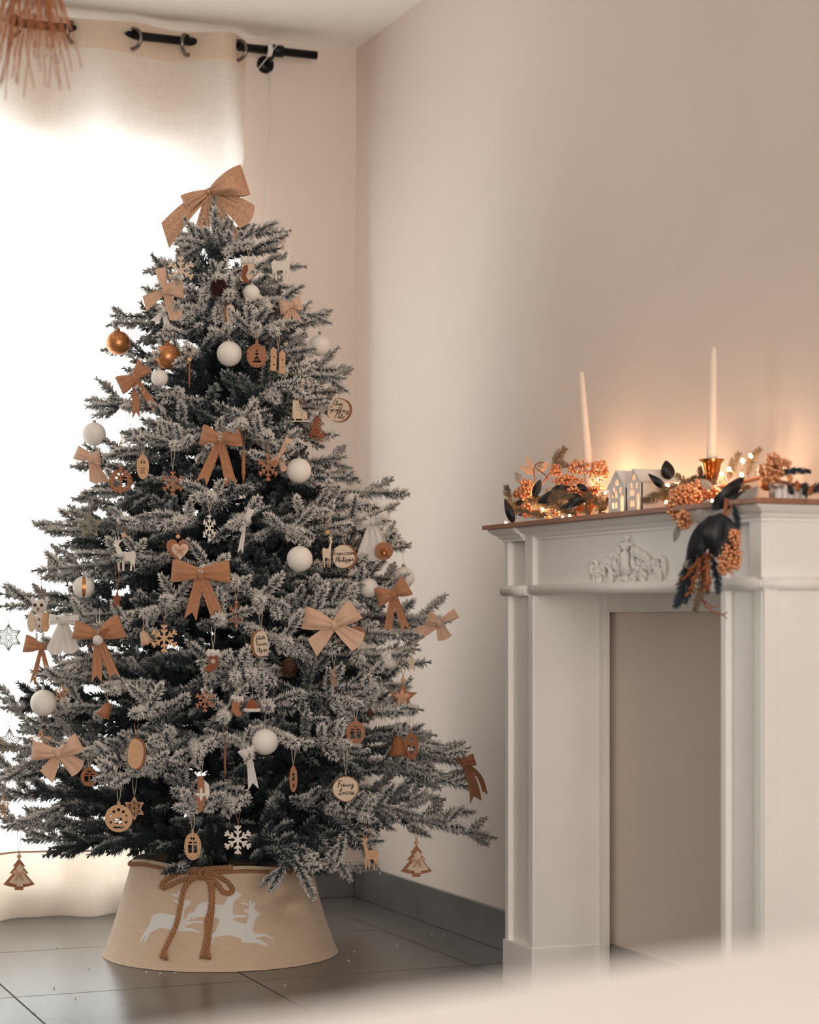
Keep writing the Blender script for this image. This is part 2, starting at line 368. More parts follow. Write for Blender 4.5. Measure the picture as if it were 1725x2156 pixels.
# ================================================================== fireplace surround
FX = 1.987; fp = empty('fireplace_surround', (FX, 3.76, 0)); tag(fp, 'white painted wooden fireplace surround with a carved frieze and wooden shelf', 'fireplace')
FI = Matrix.Translation((-FX, -3.76, 0))
def fpart(mb, name, m=M_WHITE, bevel=.0015, label=None):
    o = mb.obj(name, m, bevel=bevel); o.parent = fp; o.matrix_parent_inverse = FI
    if label: o['label'] = label
    return o
YA0, YA1 = 4.176, 4.328     # far pillar
YB0, YB1 = 3.205, 3.350     # near pillar
ZT = 1.048; ZM = 0.918
BK = 2.160                  # plane of the back frame
for (y0, y1) in ((YA0, YA1), (YB0, YB1)):
    fpart(MB().box((FX + .012, y0 + .0, 0.004), (WX - .012, y1, 0.926)), 'pilaster')
    fpart(MB().box((FX - .0, y1 - .020, .100), (FX + .014, y1 + .0005, .905)), 'pilaster_batten', bevel=.003)
    fpart(MB().box((FX - .0, y0 - .0005, .100), (FX + .014, y0 + .026, .905)), 'pilaster_batten', bevel=.003)
    fpart(MB().box((FX - .004, y0 - .003, 0), (BK, y1 + .003, .102)), 'plinth', bevel=.001)
    fpart(MB().box((FX + .012, y0 - .002, .925), (WX - .001, y1 + .001, ZT)), 'upper_block')
    fpart(MB().box((FX - .001, y1 - .020, .925), (FX + .014, y1 + .001, ZT)), 'block_batten', bevel=.003)
    fpart(MB().box((FX - .001, y0 - .002, .925), (FX + .014, y0 + .042, ZT)), 'block_batten', bevel=.003)
# side panelling of the near pillar (faces the camera)
fpart(MB().box((FX + .002, YB0 - .008, .102), (FX + .032, YB0 + .001, .905)), 'side_stile', bevel=.002)
fpart(MB().box((WX - .05, YB0 - .008, .102), (WX - .012, YB0 + .001, .905)), 'side_stile', bevel=.002)
# frieze
fpart(MB().box((FX + .010, YB1 - .005, .915), (WX - .001, YA0 + .005, ZT)), 'frieze_board')
def half_round(y0, y1, z, x, r=.0125):
    m = MB(); m.tube([(x, y0, z), (x, y1, z)], r, 16); return m
for (y0, y1, x) in ((YA0 + .030, YA1 + .012, FX + .004), (YB1 - .0, YA0 + .008, FX + .006), (YB0 - .012, YB1 - .0, FX + .004)):
    fpart(half_round(y0, y1, ZM - .002, x), 'half_round_moulding', bevel=0)
m = MB(); m.tube([(FX - .006, YB0 - .004, ZM - .002), (WX - .012, YB0 - .004, ZM - .002)], .0125, 16); fpart(m, 'half_round_moulding', bevel=0)
# cornice: stepped cove profile swept along front and near side
prof = [(0.0, 1.030), (.004, 1.030), (.004, 1.036), (.010, 1.038), (.013, 1.044), (.022, 1.048), (.030, 1.056), (.030, 1.0595)]
def cornice(mb, y0, y1, xb, miterA=0, miterB=0):
    n = len(prof); vs = []
    for (o_, z) in prof: vs.append((xb - o_, y0 - (o_ if miterA else 0), z))
    for (o_, z) in prof: vs.append((xb - o_, y1 + (o_ if miterB else 0), z))
    vs += [(xb + .02, y0 - 0, 1.0595), (xb + .02, y0 - 0, 1.03), (xb + .02, y1, 1.0595), (xb + .02, y1, 1.03)]
    fs = [(i, i + 1, n + i + 1, n + i) for i in range(n - 1)]
    fs += [tuple(range(n)) + (2 * n, 2 * n + 1), tuple(range(n, 2 * n)) + (2 * n + 2, 2 * n + 3)]
    mb.add(vs, fs)
m = MB(); cornice(m, YA0 + .042, YA1 + .001, FX + .0, 0, 1); cornice(m, YB1 - .02, YA0 + .042, FX + .010); cornice(m, YB0 - .002, YB1 - .02, FX + .0, 1, 0)
n = len(prof); vs = [(FX - o_, YB0 - .002 - o_, z) for o_, z in prof] + [(WX - .002, YB0 - .002 - o_, z) for o_, z in prof]
m.add(vs, [(i, i + 1, n + i + 1, n + i) for i in range(n - 1)]); m.box((FX + .01, YB0 - .001, 1.03), (WX - .002, YB0 + .03, 1.0595))
fpart(m, 'cornice', bevel=0)
SX = FX - .040; SZ0, SZ1 = 1.0600, 1.0700
fpart(MB().box((SX, YB0 - .042, SZ0), (WX - .001, YA1 + .042, SZ1)), 'mantel_shelf', M_WOODT, .001, 'bare reddish wood shelf board')
# inner frame round the opening, set back against the wall
def zat(px, py, X): return onX(px, py, X).z
zh0 = zat(1380, 1288, BK); zh1 = .915
fpart(MB().box((BK - .004, YA0 - .024, 0.001), (BK + .0115, YA0 + .001, zh1)), 'inner_frame_upright', bevel=.0015)
fpart(MB().box((BK - .004, YB1 - .001, 0.001), (BK + .0115, YB1 + .02, zh1)), 'inner_frame_upright', bevel=.0015)
fpart(MB().box((BK, YB1, zh0), (BK + .0225, YA0 - .02, zh1)), 'inner_frame_header', bevel=.0015)
fpart(MB().box((BK - .005, YB1, zh0 - .0), (BK + .001, YA0 - .02, zh0 + .004)), 'header_bead', bevel=.001)
# carved applique on the frieze
ap = MB(); ax0 = FX + .010; cy = (3.8901 + 3.5783) / 2 - .0; cz = 0.955; hw = .158
def P3(u, v, d=0.0): return (ax0 - d, cy - u * hw, cz + v)     # u -1..1 (left of picture = far = -1)
def scroll(u0, v0, r0, turns, start, sgn, th=.0045, lift=.006):
    pts = []; rs = []
    for i in range(26):
        t = i / 25; a = start + sgn * turns * 2 * PI * t; r = r0 * (1 - .82 * t)
        pts.append((ax0 - lift, cy - u0 * hw - r * math.cos(a), cz + v0 + r * math.sin(a) * .9)); rs.append(th * (1 - .45 * t) * (0.5 + .5 * min(1, 6 * t + .2)))
    ap.tube(pts, rs, 8)
for sg in (-1, 1):
    scroll(sg * .58, -.008, .040, 1.1, PI * (.95 if sg < 0 else .05), 1 if sg < 0 else -1, .0075)
    scroll(sg * .90, .008, .020, 1.0, -PI / 2, sg, .0055)
    scroll(sg * .80, -.018, .022, .9, PI / 2, -sg, .006)
    scroll(sg * .28, .012, .026, 1.2, 0 if sg > 0 else PI, sg, .0065)
    scroll(sg * .16, -.026, .012, 1.3, 0, sg, .0055)
    for i in range(8):
        u = sg * (.2 + .09 * i); v = .038 - .0062 * i + rnd(-.006, .006); c0 = P3(u, v, .005); 
        for k in range(5):
            a = 2 * PI * k / 5 + i; ap.ball((c0[0] - .002, c0[1] + .0058 * math.cos(a), c0[2] + .0058 * math.sin(a)), .0052, 8)
        ap.ball((c0[0] - .006, c0[1], c0[2]), .0035, 8)
    for i in range(12): ap.ball(P3(sg * rnd(.15, .8), rnd(-.015, .02), .004), rnd(.005, .009), 8)
    ap.tube([P3(sg * 1.0, -.02, .004), P3(sg * 1.0, .0, .006), P3(sg * .93, .012, .004)], [.002, .006, .003], 8)
ap.tube([P3(0, -.012, .006), P3(0, .01, .009), P3(0, .03, .009), P3(0, .036, .007)], [.013, .009, .010, .006], 12)
for k in range(-3, 4): ap.tube([P3(0, .034, .006), P3(k * .035, .050, .009), P3(k * .055, .060 - abs(k) * .004, .006)], [.003, .0055, .002], 8)
ap.ball(P3(0, .064, .006), .007, 10); ap.ball(P3(0, -.02, .007), .010, 10); ap.ball(P3(0, .043, .008), .008, 10)
fpart(ap, 'carved_ornament', M_WHITE, 0, 'carved scroll and flower relief')

# ================================================================== foreground table
TZ = 0.70
e0 = onZ(400, 2162, TZ); e1 = onZ(1725, 1958, TZ); dv = (e1 - e0).normalized(); nv = Vector((dv.y, -dv.x, 0))
a = e0 - dv * .25; b_ = e1 + dv * .25
tb = empty('side_table', ((a + b_) / 2 + nv * .4).to_tuple()[:2] + (0,), (0, 0, math.atan2(dv.y, dv.x)))
LW = (b_ - a).length / 2
tag(tb, 'pale table close to the camera, its out-of-focus edge across the bottom corner', 'table')
MB().box((-LW, -.4, TZ - .028), (LW, .4, TZ)).obj('table_top', M_TABLE, tb, bevel=.006)
MB().box((-LW + .05, -.35, TZ - .10), (LW - .05, .35, TZ - .028)).obj('apron', M_TABLE, tb, bevel=.002)
for sx in (-1, 1):
    for sy in (-1, 1):
        MB().box((sx * (LW - .07) - .022, sy * .32 - .022, 0), (sx * (LW - .07) + .022, sy * .32 + .022, TZ - .05)).obj('leg', M_TABLE, tb, bevel=.003)

# ================================================================== tree
TA = atD(465, 1302, 5.19); TAX, TAY = TA.x, TA.y; DT = 5.19
ENV = [(0.25, .52), (.32, .60), (.466, .60), (.61, .57), (.866, .53), (1.08, .455), (1.157, .43), (1.40, .33), (1.47, .31), (1.606, .255), (1.75, .19), (1.85, .14), (1.93, .03)]
def env(z):
    if z <= ENV[0][0]: return ENV[0][1]
    for (a, b), (c, d) in zip(ENV, ENV[1:]):
        if z <= c: return b + (d - b) * (z - a) / (c - a)
    return 0.03
def build_branch(L, seed, dark=0.0, hang=False):
    """a flocked fir branch along +X: main stem, fanned side twigs, needles. Returns a mesh."""
    R = np.random.RandomState(seed)
    stems = []   # (points array, t0 flock, radius)
    n = 14; ts = np.linspace(0, 1, n)
    bend = R.uniform(-.04, .05) * L; side = R.uniform(-.05, .05) * L
    main = np.stack([ts * L, side * np.sin(ts * PI), bend * ts ** 2 + .03 * L * np.sin(ts * PI)], 1)
    stems.append((main, 0.0, 1.0))
    def at(pts, t):
        f = t * (len(pts) - 1); i = min(int(f), len(pts) - 2); return pts[i] + (pts[i + 1] - pts[i]) * (f - i), (pts[i + 1] - pts[i]) / np.linalg.norm(pts[i + 1] - pts[i])
    def twig(p, d, l, up):
        m = 6; q = [p]
        for k in range(m):
            d = d + np.array([0.045, 0, up / m * 1.2]) + R.normal(0, .05, 3); d = d / np.linalg.norm(d); q.append(q[-1] + d * l / m)
        return np.array(q)
    step = .066
    s = max(.25 * L, .03) if L > .2 else .02; sg = 1
    while s < L - .03:
        t = s / L; p, d = at(main, t)
        l = (.060 + .20 * (L - s)) * R.uniform(.75, 1.2); l = min(l, .14)
        ang = math.radians(R.uniform(36, 66)); tilt = R.uniform(-.7, .9)
        dd = np.array([math.cos(ang), sg * math.sin(ang) * math.cos(tilt), math.sin(ang) * math.sin(tilt)])
        q = twig(p, dd, l, R.uniform(-.1, .35)); stems.append((q, t * .6, 1.0))
        if l > .10:
            for k in range(int(l / .055)):
                tt = R.uniform(.3, .85); pp, d2 = at(q, tt); a2 = math.radians(R.uniform(35, 55)) * (1 if k % 2 else -1)
                ca, sa = math.cos(a2), math.sin(a2); d3 = np.array([d2[0] * ca - d2[1] * sa, d2[0] * sa + d2[1] * ca, d2[2] + R.uniform(-.3, .35)]); d3 /= np.linalg.norm(d3)
                stems.append((twig(pp, d3, R.uniform(.05, .075), .15), .5, 1.0))
        if R.rand() < .35:
            d4 = np.array([.6, R.uniform(-.5, .5), R.choice([-.5, .8])]); d4 /= np.linalg.norm(d4); stems.append((twig(p, d4, R.uniform(.05, .09), .1), t * .6, 1.0))
        s += step * R.uniform(.8, 1.3) * .75; sg = -sg
    V = []; Fc = []; fl_ = []; vo = 0
    stuff = MB()
    for si, (pts, t0, _) in enumerate(stems):
        seg = np.linalg.norm(np.diff(pts, axis=0), axis=1); cum = np.concatenate([[0], np.cumsum(seg)]); tot = cum[-1]
        a0 = .12 * tot if si == 0 else .004
        N = int((tot - a0) * 1750)
        if si == 0: N = int(N * .8)
        if N < 4: continue
        ss = np.sort(R.uniform(a0, tot, N)); ss[-10:] = tot - R.uniform(0, .003, 10)
        P = np.stack([np.interp(ss, cum, pts[:, k]) for k in range(3)], 1)
        P2 = np.stack([np.interp(np.minimum(ss + .006, tot + .001), cum, pts[:, k]) for k in range(3)], 1)
        P1 = np.stack([np.interp(ss - .006, cum, pts[:, k]) for k in range(3)], 1)
        Dr = P2 - P1; Dr /= np.linalg.norm(Dr, axis=1)[:, None] + 1e-9
        ref = np.tile([0, 0, 1.0], (N, 1)); A = np.cross(Dr, ref); A /= np.linalg.norm(A, axis=1)[:, None] + 1e-9; B = np.cross(A, Dr)
        th = R.uniform(0, 2 * PI, N); rad = A * np.cos(th)[:, None] + B * np.sin(th)[:, None]
        cumpos = ss if si else ss * 0 + 1
        sp = np.radians(R.uniform(44, 64, N)); rem = tot - ss; sp = np.where(rem < .010, sp * (rem / .010 * .35 + .55), sp)
        nd = Dr * np.cos(sp)[:, None] + rad * np.sin(sp)[:, None] + np.array([0, 0, -.03])
        ln = R.uniform(.0180, .0225, N) * np.where(rem < .016, .66, 1) * np.minimum(1, .62 + cumpos * 12)
        wv = np.cross(nd, Dr); wv /= np.linalg.norm(wv, axis=1)[:, None] + 1e-9; hv = np.cross(wv, nd)
        rr = R.uniform(.0015, .0024, N)
        mid = P + nd * (ln * .55)[:, None]
        b = P + rad * .0012
        v = np.stack([b - wv * (rr * .6)[:, None], b + wv * (rr * .6)[:, None], mid + wv * rr[:, None], mid - wv * rr[:, None], mid + hv * (rr * 1.1)[:, None], P + nd * ln[:, None]], 1)  # 6 verts
        V.append(v.reshape(-1, 3)); o = vo + np.arange(N)[:, None] * 6
        fc = np.concatenate([o + [0, 1, 4], o + [1, 2, 4], o + [0, 4, 3], o + [2, 5, 4], o + [3, 4, 5], o + [3, 5, 2]], 0)
        Fc.append(fc); vo += N * 6
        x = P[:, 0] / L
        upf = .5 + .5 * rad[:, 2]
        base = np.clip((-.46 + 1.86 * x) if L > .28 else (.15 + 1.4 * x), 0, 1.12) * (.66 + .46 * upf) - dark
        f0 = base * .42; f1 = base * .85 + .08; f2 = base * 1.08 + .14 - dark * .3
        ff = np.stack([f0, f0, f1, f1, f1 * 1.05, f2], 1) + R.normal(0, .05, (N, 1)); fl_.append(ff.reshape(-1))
        stuff.tube([tuple(p) for p in pts], [max(.0022, (.0055 if si == 0 else .0034) * (1 - .7 * k / (len(pts) - 1))) for k in range(len(pts))], 5)
    tv = np.array(stuff.v); tf = np.array([f for f in stuff.f if len(f) == 4]); 
    V = np.concatenate(V + [tv]); flv = np.concatenate(fl_ + [np.clip(.15 + .35 * tv[:, 0] / L - dark, 0, 1)])
    tris = np.concatenate(Fc); me = bpy.data.meshes.new('branch')
    nl = len(tris) * 3 + len(tf) * 4
    me.vertices.add(len(V)); me.vertices.foreach_set('co', V.astype(np.float32).ravel())
    me.loops.add(nl); me.loops.foreach_set('vertex_index', np.concatenate([tris.ravel(), (tf + vo).ravel()]).astype(np.int32))
    npoly = len(tris) + len(tf); me.polygons.add(npoly)
    st = np.concatenate([np.arange(len(tris)) * 3, len(tris) * 3 + np.arange(len(tf)) * 4]).astype(np.int32)
    me.polygons.foreach_set('loop_start', st)
    me.update(calc_edges=True); at_ = me.attributes.new('flock', 'FLOAT', 'POINT'); at_.data.foreach_set('value', np.clip(flv, 0, 1.2).astype(np.float32))
    me.materials.append(M_NEEDLE); return me
LENS = [.10, .16, .23, .32, .42, .54, .68]
VAR = {L: [build_branch(L, int(L * 1000) + k * 17) for k in range(4 if L < .6 else 2)] for L in LENS}
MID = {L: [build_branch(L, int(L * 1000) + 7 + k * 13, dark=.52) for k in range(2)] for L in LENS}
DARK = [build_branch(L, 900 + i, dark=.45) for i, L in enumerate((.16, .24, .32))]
tree = empty('christmas_tree', (TAX, TAY, 0)); tag(tree, 'tall snow-flocked artificial fir tree decorated with wooden ornaments and bows', 'christmas tree')
tr_ = MB(); tr_.tube([(0, 0, .001), (0, 0, .9), (0, 0, 1.86)], [.02, .016, .006], 10)
for k in range(4): a = k * PI / 2 + .4; tr_.tube([(0, 0, .10), (.10 * math.cos(a), .10 * math.sin(a), .06), (.2 * math.cos(a), .2 * math.sin(a), .012)], .01, 8)
tr_.obj('trunk', M_TRUNK, tree)
NB = [0]
def branch(base, tip, roll=None, meshes=None, mid=False):
    base = Vector(base); tip = Vector(tip); d = tip - base; L = d.length
    if meshes is None:
        Lk = min(LENS, key=lambda q: abs(math.log(q / L))); me = random.choice((MID if mid else VAR)[Lk]); k = L / Lk
    else: me = random.choice(meshes); k = L / max(v.co.x for v in me.vertices) if 0 else 1.0
    o = bpy.data.objects.new('branch', me); COL.objects.link(o); o.parent = tree
    q = d.to_track_quat('X', 'Z'); r = Matrix.Rotation(roll if roll is not None else rnd(-.5, .5), 4, 'X')
    o.matrix_basis = Matrix.Translation(base - Vector((TAX, TAY, 0))) @ q.to_matrix().to_4x4() @ r @ Matrix.Diagonal((k, min(1.15, max(.85, k)), min(1.15, max(.85, k)), 1))
    NB[0] += 1
AXIS = Vector((TAX, TAY, 0))
def to_tip(tip, dz=None, start=0.02, **kw):
    """branch from the trunk out to a tip"""
    a = Vector((tip.x - TAX, tip.y - TAY, 0)); R_ = a.length
    if dz is None: dz = rnd(-.02, .10) * min(1, R_ / .3) + .02
    bz = min(max(.20, tip.z - dz), 1.85); base = Vector((TAX, TAY, bz)) + a * start
    branch(base, tip, **kw)
# silhouette branches (tips seen against wall and curtain)
SIL = [(245, 678), (218, 742), (186, 852), (155, 992), (178, 1062), (78, 1112), (92, 1212), (4, 1255), (70, 1418), (12, 1508), (0, 1640), (8, 1752), (52, 1778), (-30, 1580), (330, 552), (302, 606), (366, 498), (225, 1100), (130, 1145),
       (606, 492), (628, 604), (690, 668), (736, 782), (724, 828), (712, 922), (742, 1002), (726, 968), (856, 1048), (858, 1142), (800, 1110), (866, 1235), (944, 1312), (880, 1372), (905, 1412), (886, 1498), (914, 1552), (990, 1612), (1000, 1660), (1042, 1752), (952, 1752), (900, 1640), (640, 560), (660, 735), (930, 1700), (-10, 1690), (40, 1550)]
for (px, py) in SIL:
    D = DT + rnd(-.12, .10)
    tip = atD(px, py, D)
    if px > 930: tip = atD(px, py, 5.12)
    R_ = math.hypot(tip.x - TAX, tip.y - TAY)
    tip.x = min(tip.x, WX - .03); tip.y = min(tip.y, WY - .2)
    to_tip(tip, dz=(-.06 if py > 1600 and px > 700 else .02) if py > 1450 else rnd(0, .07), roll=rnd(-.4, .4) if px > 500 else rnd(-.4, .4))
# hanging front-right low branch
branch(atD(560, 1745, 4.95), atD(660, 1888, 4.80), roll=.3); branch(atD(640, 1740, 4.95), atD(735, 1850, 4.88), roll=.2); branch(atD(660, 1700, 4.95), atD(800, 1830, 4.85), roll=.2)
# top leader
for (px, py, bx_, by_) in ((456, 412, 458, 560), (402, 505, 452, 580), (492, 470, 462, 570), (378, 490, 445, 600), (428, 455, 455, 570), (470, 440, 460, 560)):
    branch(atD(bx_, by_, DT), atD(px, py, DT - rnd(0, .05)), roll=rnd(0, 3))

# ================================================================== ornaments
ORN = []
def ndepth(px, py, k=0.93):
    z = CH - (py - HY) / F * DT; R_ = env(z); lat = (px - 465) / F * DT
    if abs(lat) < R_: return DT - math.sqrt(R_ * R_ - lat * lat) * k
    return DT
def ornament(name, label, cat, px, py, group=None, top=20, string=35, D=None, yaw=0, tilt=0, smat=None, bead=False, dbl=True, carry=True, dd=0.0):
    """empty at the ornament's centre; local x right, z up, -y to the camera, units = photo pixels scaled by s"""
    D = (D if D else ndepth(px, py)) + dd; s = D / F
    p = atD(px, py, D)
    e = empty(name, p, (0, tilt, -PSI + yaw)); tag(e, label, cat, group)
    e['s'] = s
    if string:
        sm = smat or M_STRING; m = MB(); w_ = 4 * s if dbl else 0; tp = (0, 0.0, top * s)
        inv = Euler((0, tilt, 0)).to_matrix().inverted()
        hp = inv @ Vector((0, 0, (top + string) * s)); hp = Vector((hp.x, hp.y, hp.z))
        if dbl:
            m.tube([tp, (hp.x * .6 - w_ * .8, 0.001, (top * s + hp.z) / 2), (hp.x - w_, 0.002, hp.z)], 0.0007, 5)
            m.tube([tp, (hp.x * .6 + w_ * .8, 0.001, (top * s + hp.z) / 2), (hp.x + w_, 0.002, hp.z)], 0.0007, 5)
        else: m.tube([tp, tuple(hp)], 0.0005, 5)
        m.obj('string', sm, e)
        if bead: MB().ball((0, 0, (top + 4) * s), 5 * s, 10).obj('bead', M_BEAD, e)
    if carry:
        hook = atD(px, py - top - string * (1.0 if string else 0) + 4, D)
        a = Vector((hook.x - TAX, hook.y - TAY, 0)); 
        if a.length > .08:
            tip = hook + a.normalized() * .015; tip.x = min(tip.x, WX - .03)
            ORN.append((tip, a.length))
    return e, s
def circ(cx, cz, rx, rz=None, n=28, a0=0): rz = rz or rx; return [(cx + rx * math.cos(a0 + 2 * PI * i / n), cz + rz * math.sin(a0 + 2 * PI * i / n)) for i in range(n)]
def sc_(lp, s): return [(x * s, z * s) for x, z in lp]
def bauble(px, py, d, label, gold=False, **kw):
    e, s = ornament('bauble', label, 'bauble', px, py, group='round gold baubles' if gold else 'round white baubles', top=d / 2 + 7, string=kw.pop('string', 22), dbl=False, **kw)
    r = d / 2 * s; MB().ball((0, 0, 0), r, 36).obj('ball', M_BALLG if gold else M_BALLW, e)
    c = MB(); c.lathe([(.001, r * 1.0 + 5 * s), (4 * s, r + 4.4 * s), (4.6 * s, r - 1.5 * s)], (0, 0, 0), 14)
    c.tube([(-2 * s, 0, r + 4.5 * s), (-1.5 * s, 0, r + 8 * s), (1.5 * s, 0, r + 8 * s), (2 * s, 0, r + 4.5 * s)], .45 * s, 6)
    c.obj('cap', M_CAPG if gold else M_CAP, e); return e
bauble(529, 617, 36, 'small white bauble near the top, below the felt stocking')
bauble(483, 745, 53, 'white bauble at mid-top centre, left of the round wooden tree pendant')
bauble(673, 727, 45, 'frosted white bauble at right edge of the upper tree', D=5.16)
bauble(336, 796, 36, 'small white bauble just under the right gold bauble', dd=-.03)
bauble(198, 914, 50, 'white bauble at the left edge above a satin bow')
bauble(629, 991, 53, 'white bauble right of the large orange wooden snowflake', dd=-.03)
bauble(631, 1177, 55, 'white bauble at centre right, left of the two-name wood slice', dd=-.03)
bauble(850, 1216, 46, 'white bauble at right edge, behind the right burlap bow', dd=.03)
bauble(776, 1238, 42, 'half-hidden white bauble left of the right burlap bow', dd=.06)
bauble(735, 1283, 51, 'white bauble peeking from behind the large peach bow', dd=.04)
bauble(92, 1480, 56, 'white bauble at lower left, above the large peach bow')
bauble(558, 1562, 56, 'white bauble beside the small white glitter bow at lower centre', dd=-.03)
bauble(820, 1388, 42, 'greyish white bauble under a branch at right, near the small wooden star', dd=.02)
bauble(740, 1055, 34, 'small shaded white bauble behind needles at right, above the name slice', dd=.08)
bauble(249, 722, 52, 'gold bauble at the upper left edge of the tree', gold=True)
bauble(353, 751, 54, 'gold bauble right of the other gold one, above a burlap bow', gold=True, dd=-.02)
# striped ball
e, s = ornament('striped_bauble', 'white and copper striped bauble half hidden at left', 'bauble', 176, 1236, top=30, dd=.05)
r = 23 * s; m = MB(); hgt = 20; nn = 32
for i in range(hgt):
    for k in range(nn):
        q = []
        for (ii, kk) in ((i, k), (i, k + 1), (i + 1, k + 1), (i + 1, k)):
            a, b_ = PI * ii / hgt, 2 * PI * kk / nn; q.append((max(1e-5, r * math.sin(a)) * math.cos(b_), r * math.sin(a) * math.sin(b_), r * math.cos(a)))
        m.add(q, [(0, 1, 2, 3)], 1 if (k // 2) % 4 == 0 else 0, True)
m.obj('ball', [M_BALLW, M_BALLG], e, fixn=False)

# ---- bows built from lobes (ribbon loops and tails given in photo pixels from the knot)
def lobe(m, end, w0, w1, kind, cut, s, dep, seed=0, curl=0.0):
    R = random.Random(seed); ex, ez = end; L = math.hypot(ex, ez); ux, uz = ex / L, ez / L; vx, vz = -uz, ux
    nu, nv = 14, 10
    def P(u, v, layer):
        wdt = w0 + (w1 - w0) * (1 - (1 - u) ** 1.8 if kind == 'L' else u ** .8)
        bow_ = curl * math.sin(u * PI) * L * .12
        if kind == 'L':
            bul = math.sin(min(1, u * 1.02) * PI) ** .6 * w1 * .30 * math.sqrt(max(0, 1 - (v * .92) ** 2)) + .4
            y = -dep - layer * bul * (1.0 if u < 1 else 0.0); pl = math.cos(v * 8 + seed) * (1 - u) ** .7 * u ** .3 * 3.4
            y += pl * layer
            uu = u * (1 - .05 * (1 - v * v) * 0)
        else:
            y = -dep + 3.0 * math.sin(u * 3 + seed) * u + math.cos(v * 7 + seed) * (1 - u * .8) * 2.6 + layer * .35; uu = u
            if cut == 'V': uu = u * (1 - (.16 * (1 - abs(v))) * (1 if u > .99 else u ** 4))
            if cut == 'S': uu = u * (1 + .10 * v * u)
            if cut == 'R': uu = u * (1 - .10 * v * v * u)
        x = ux * L * uu + vx * (v * wdt / 2 + bow_); z = uz * L * uu + vz * (v * wdt / 2 + bow_)
        return (x * s, y * s, z * s)
    for layer in (1, -1):
        vs = [P(i / nu, -1 + 2 * j / nv, layer) for i in range(nu + 1) for j in range(nv + 1)]
        fs = [(i * (nv + 1) + j, i * (nv + 1) + j + 1, (i + 1) * (nv + 1) + j + 1, (i + 1) * (nv + 1) + j) for i in range(nu) for j in range(nv)]
        m.add(vs, fs, 0, True)
def bow(label, px, py, lobes, material, knot=(9, 11), name='ribbon_bow', group=None, **kw):
    e, s = ornament(name, label, 'bow', px, py, group=group, top=4, string=kw.pop('string', 0), **kw)
    for i, lb in enumerate(lobes):
        end, w0, w1, kind = lb[:4]; cut = lb[4] if len(lb) > 4 else 'V'; cv = lb[5] if len(lb) > 5 else 0
        m = MB(); lobe(m, end, w0, w1, kind, cut, s, (6 if kind == 'L' else 2) + i * .4, i + px, cv)
        m.obj('loop' if kind == 'L' else 'tail', material, e, fixn=False)
    m = MB(); kx, kz = knot
    m.ball((0, -9 * s, 0), kx * .85 * s, 14, sz=kz / kx * 1.1); m.obj('knot', material, e)
    return e
BG = 'brown burlap bows with long tails'
bow('brown burlap bow high on the tree centre, tip of a branch before its knot', 464, 925, [((-40, 10), 14, 44, 'L'), ((44, 8), 14, 46, 'L'), ((-40, -95), 16, 24, 'T'), ((24, -98), 16, 24, 'T')], M_BURLAP, group=BG, dd=-.05)
bow('largest brown burlap bow, at the middle of the tree under the wooden heart', 423, 1207, [((-61, 6), 16, 48, 'L'), ((62, 4), 16, 46, 'L'), ((-22, -98), 18, 26, 'T'), ((36, -92), 18, 28, 'T')], M_BURLAP, knot=(11, 14), group=BG, dd=-.06)
bow('brown burlap bow with a white pompom ornament before it at lower left', 206, 1337, [((-50, 12), 14, 40, 'L'), ((52, 20), 14, 50, 'L'), ((-2, -100), 16, 22, 'T'), ((38, -92), 16, 22, 'T')], M_BURLAP, group=BG, dd=-.05)
bow('small brown burlap bow under the owl at the left edge', 88, 1362, [((-36, 8), 10, 38, 'L'), ((26, 4), 8, 24, 'L'), ((-20, -82), 8, 12, 'T'), ((16, -60), 8, 12, 'T')], M_BURLAP, knot=(7, 9), group=BG, dd=.0)
bow('brown burlap bow at right edge, before a white bauble', 829, 1250, [((-36, -8), 12, 40, 'L'), ((30, 18), 12, 44, 'L'), ((-14, -86), 12, 18, 'T'), ((28, -80), 12, 18, 'T')], M_BURLAP, group=BG, dd=-.03)
bow('tilted brown burlap bow at upper left under the gold baubles', 285, 797, [((-34, -16), 10, 40, 'L'), ((22, 28), 10, 36, 'L'), ((2, -85), 12, 16, 'T'), ((42, -62), 12, 16, 'T', 1.0)], M_BURLAP, group=BG, dd=-.03)
bow('dark brown burlap bow on the far right lower branch tip', 976, 1606, [((-12, 26), 8, 30, 'L'), ((24, 8), 8, 26, 'L'), ((26, -84), 10, 26, 'T', 'V', .6), ((46, -70), 8, 12, 'T', 'V', 1.2)], M_BURLAPD, group=BG, D=5.06)
PG = 'soft peach four-lobed satin bows'
bow('peach satin bow at upper left beside the pale snowflake', 348, 612, [((-10, 46), 8, 22, 'L'), ((38, 6), 10, 44, 'L'), ((-44, -28), 10, 32, 'T', 'S'), ((26, -62), 12, 30, 'T', 'R')], M_SATIN, group=PG, dd=-.04)
bow('small peach satin bow at upper right under the white reindeer', 613, 644, [((-24, -4), 8, 30, 'L'), ((22, 6), 8, 32, 'L'), ((-12, -36), 8, 18, 'T', 'R'), ((14, -34), 8, 16, 'T', 'R')], M_SATIN, knot=(6, 8), group=PG, dd=-.02)
bow('large peach satin bow at right before a white bauble', 704, 1316, [((-64, 16), 14, 48, 'L'), ((46, 34), 14, 46, 'L'), ((-46, -48), 14, 40, 'T', 'S'), ((56, -40), 14, 46, 'T', 'R')], M_SATIN, knot=(10, 12), group=PG, dd=-.07)
bow('pale peach satin bow on the outermost right middle branch', 924, 1311, [((-24, 12), 10, 30, 'L'), ((38, 20), 8, 22, 'L'), ((-50, -28), 12, 30, 'T', 'S'), ((14, -36), 12, 32, 'T', 'R')], M_SATIN, group=PG, D=5.13)
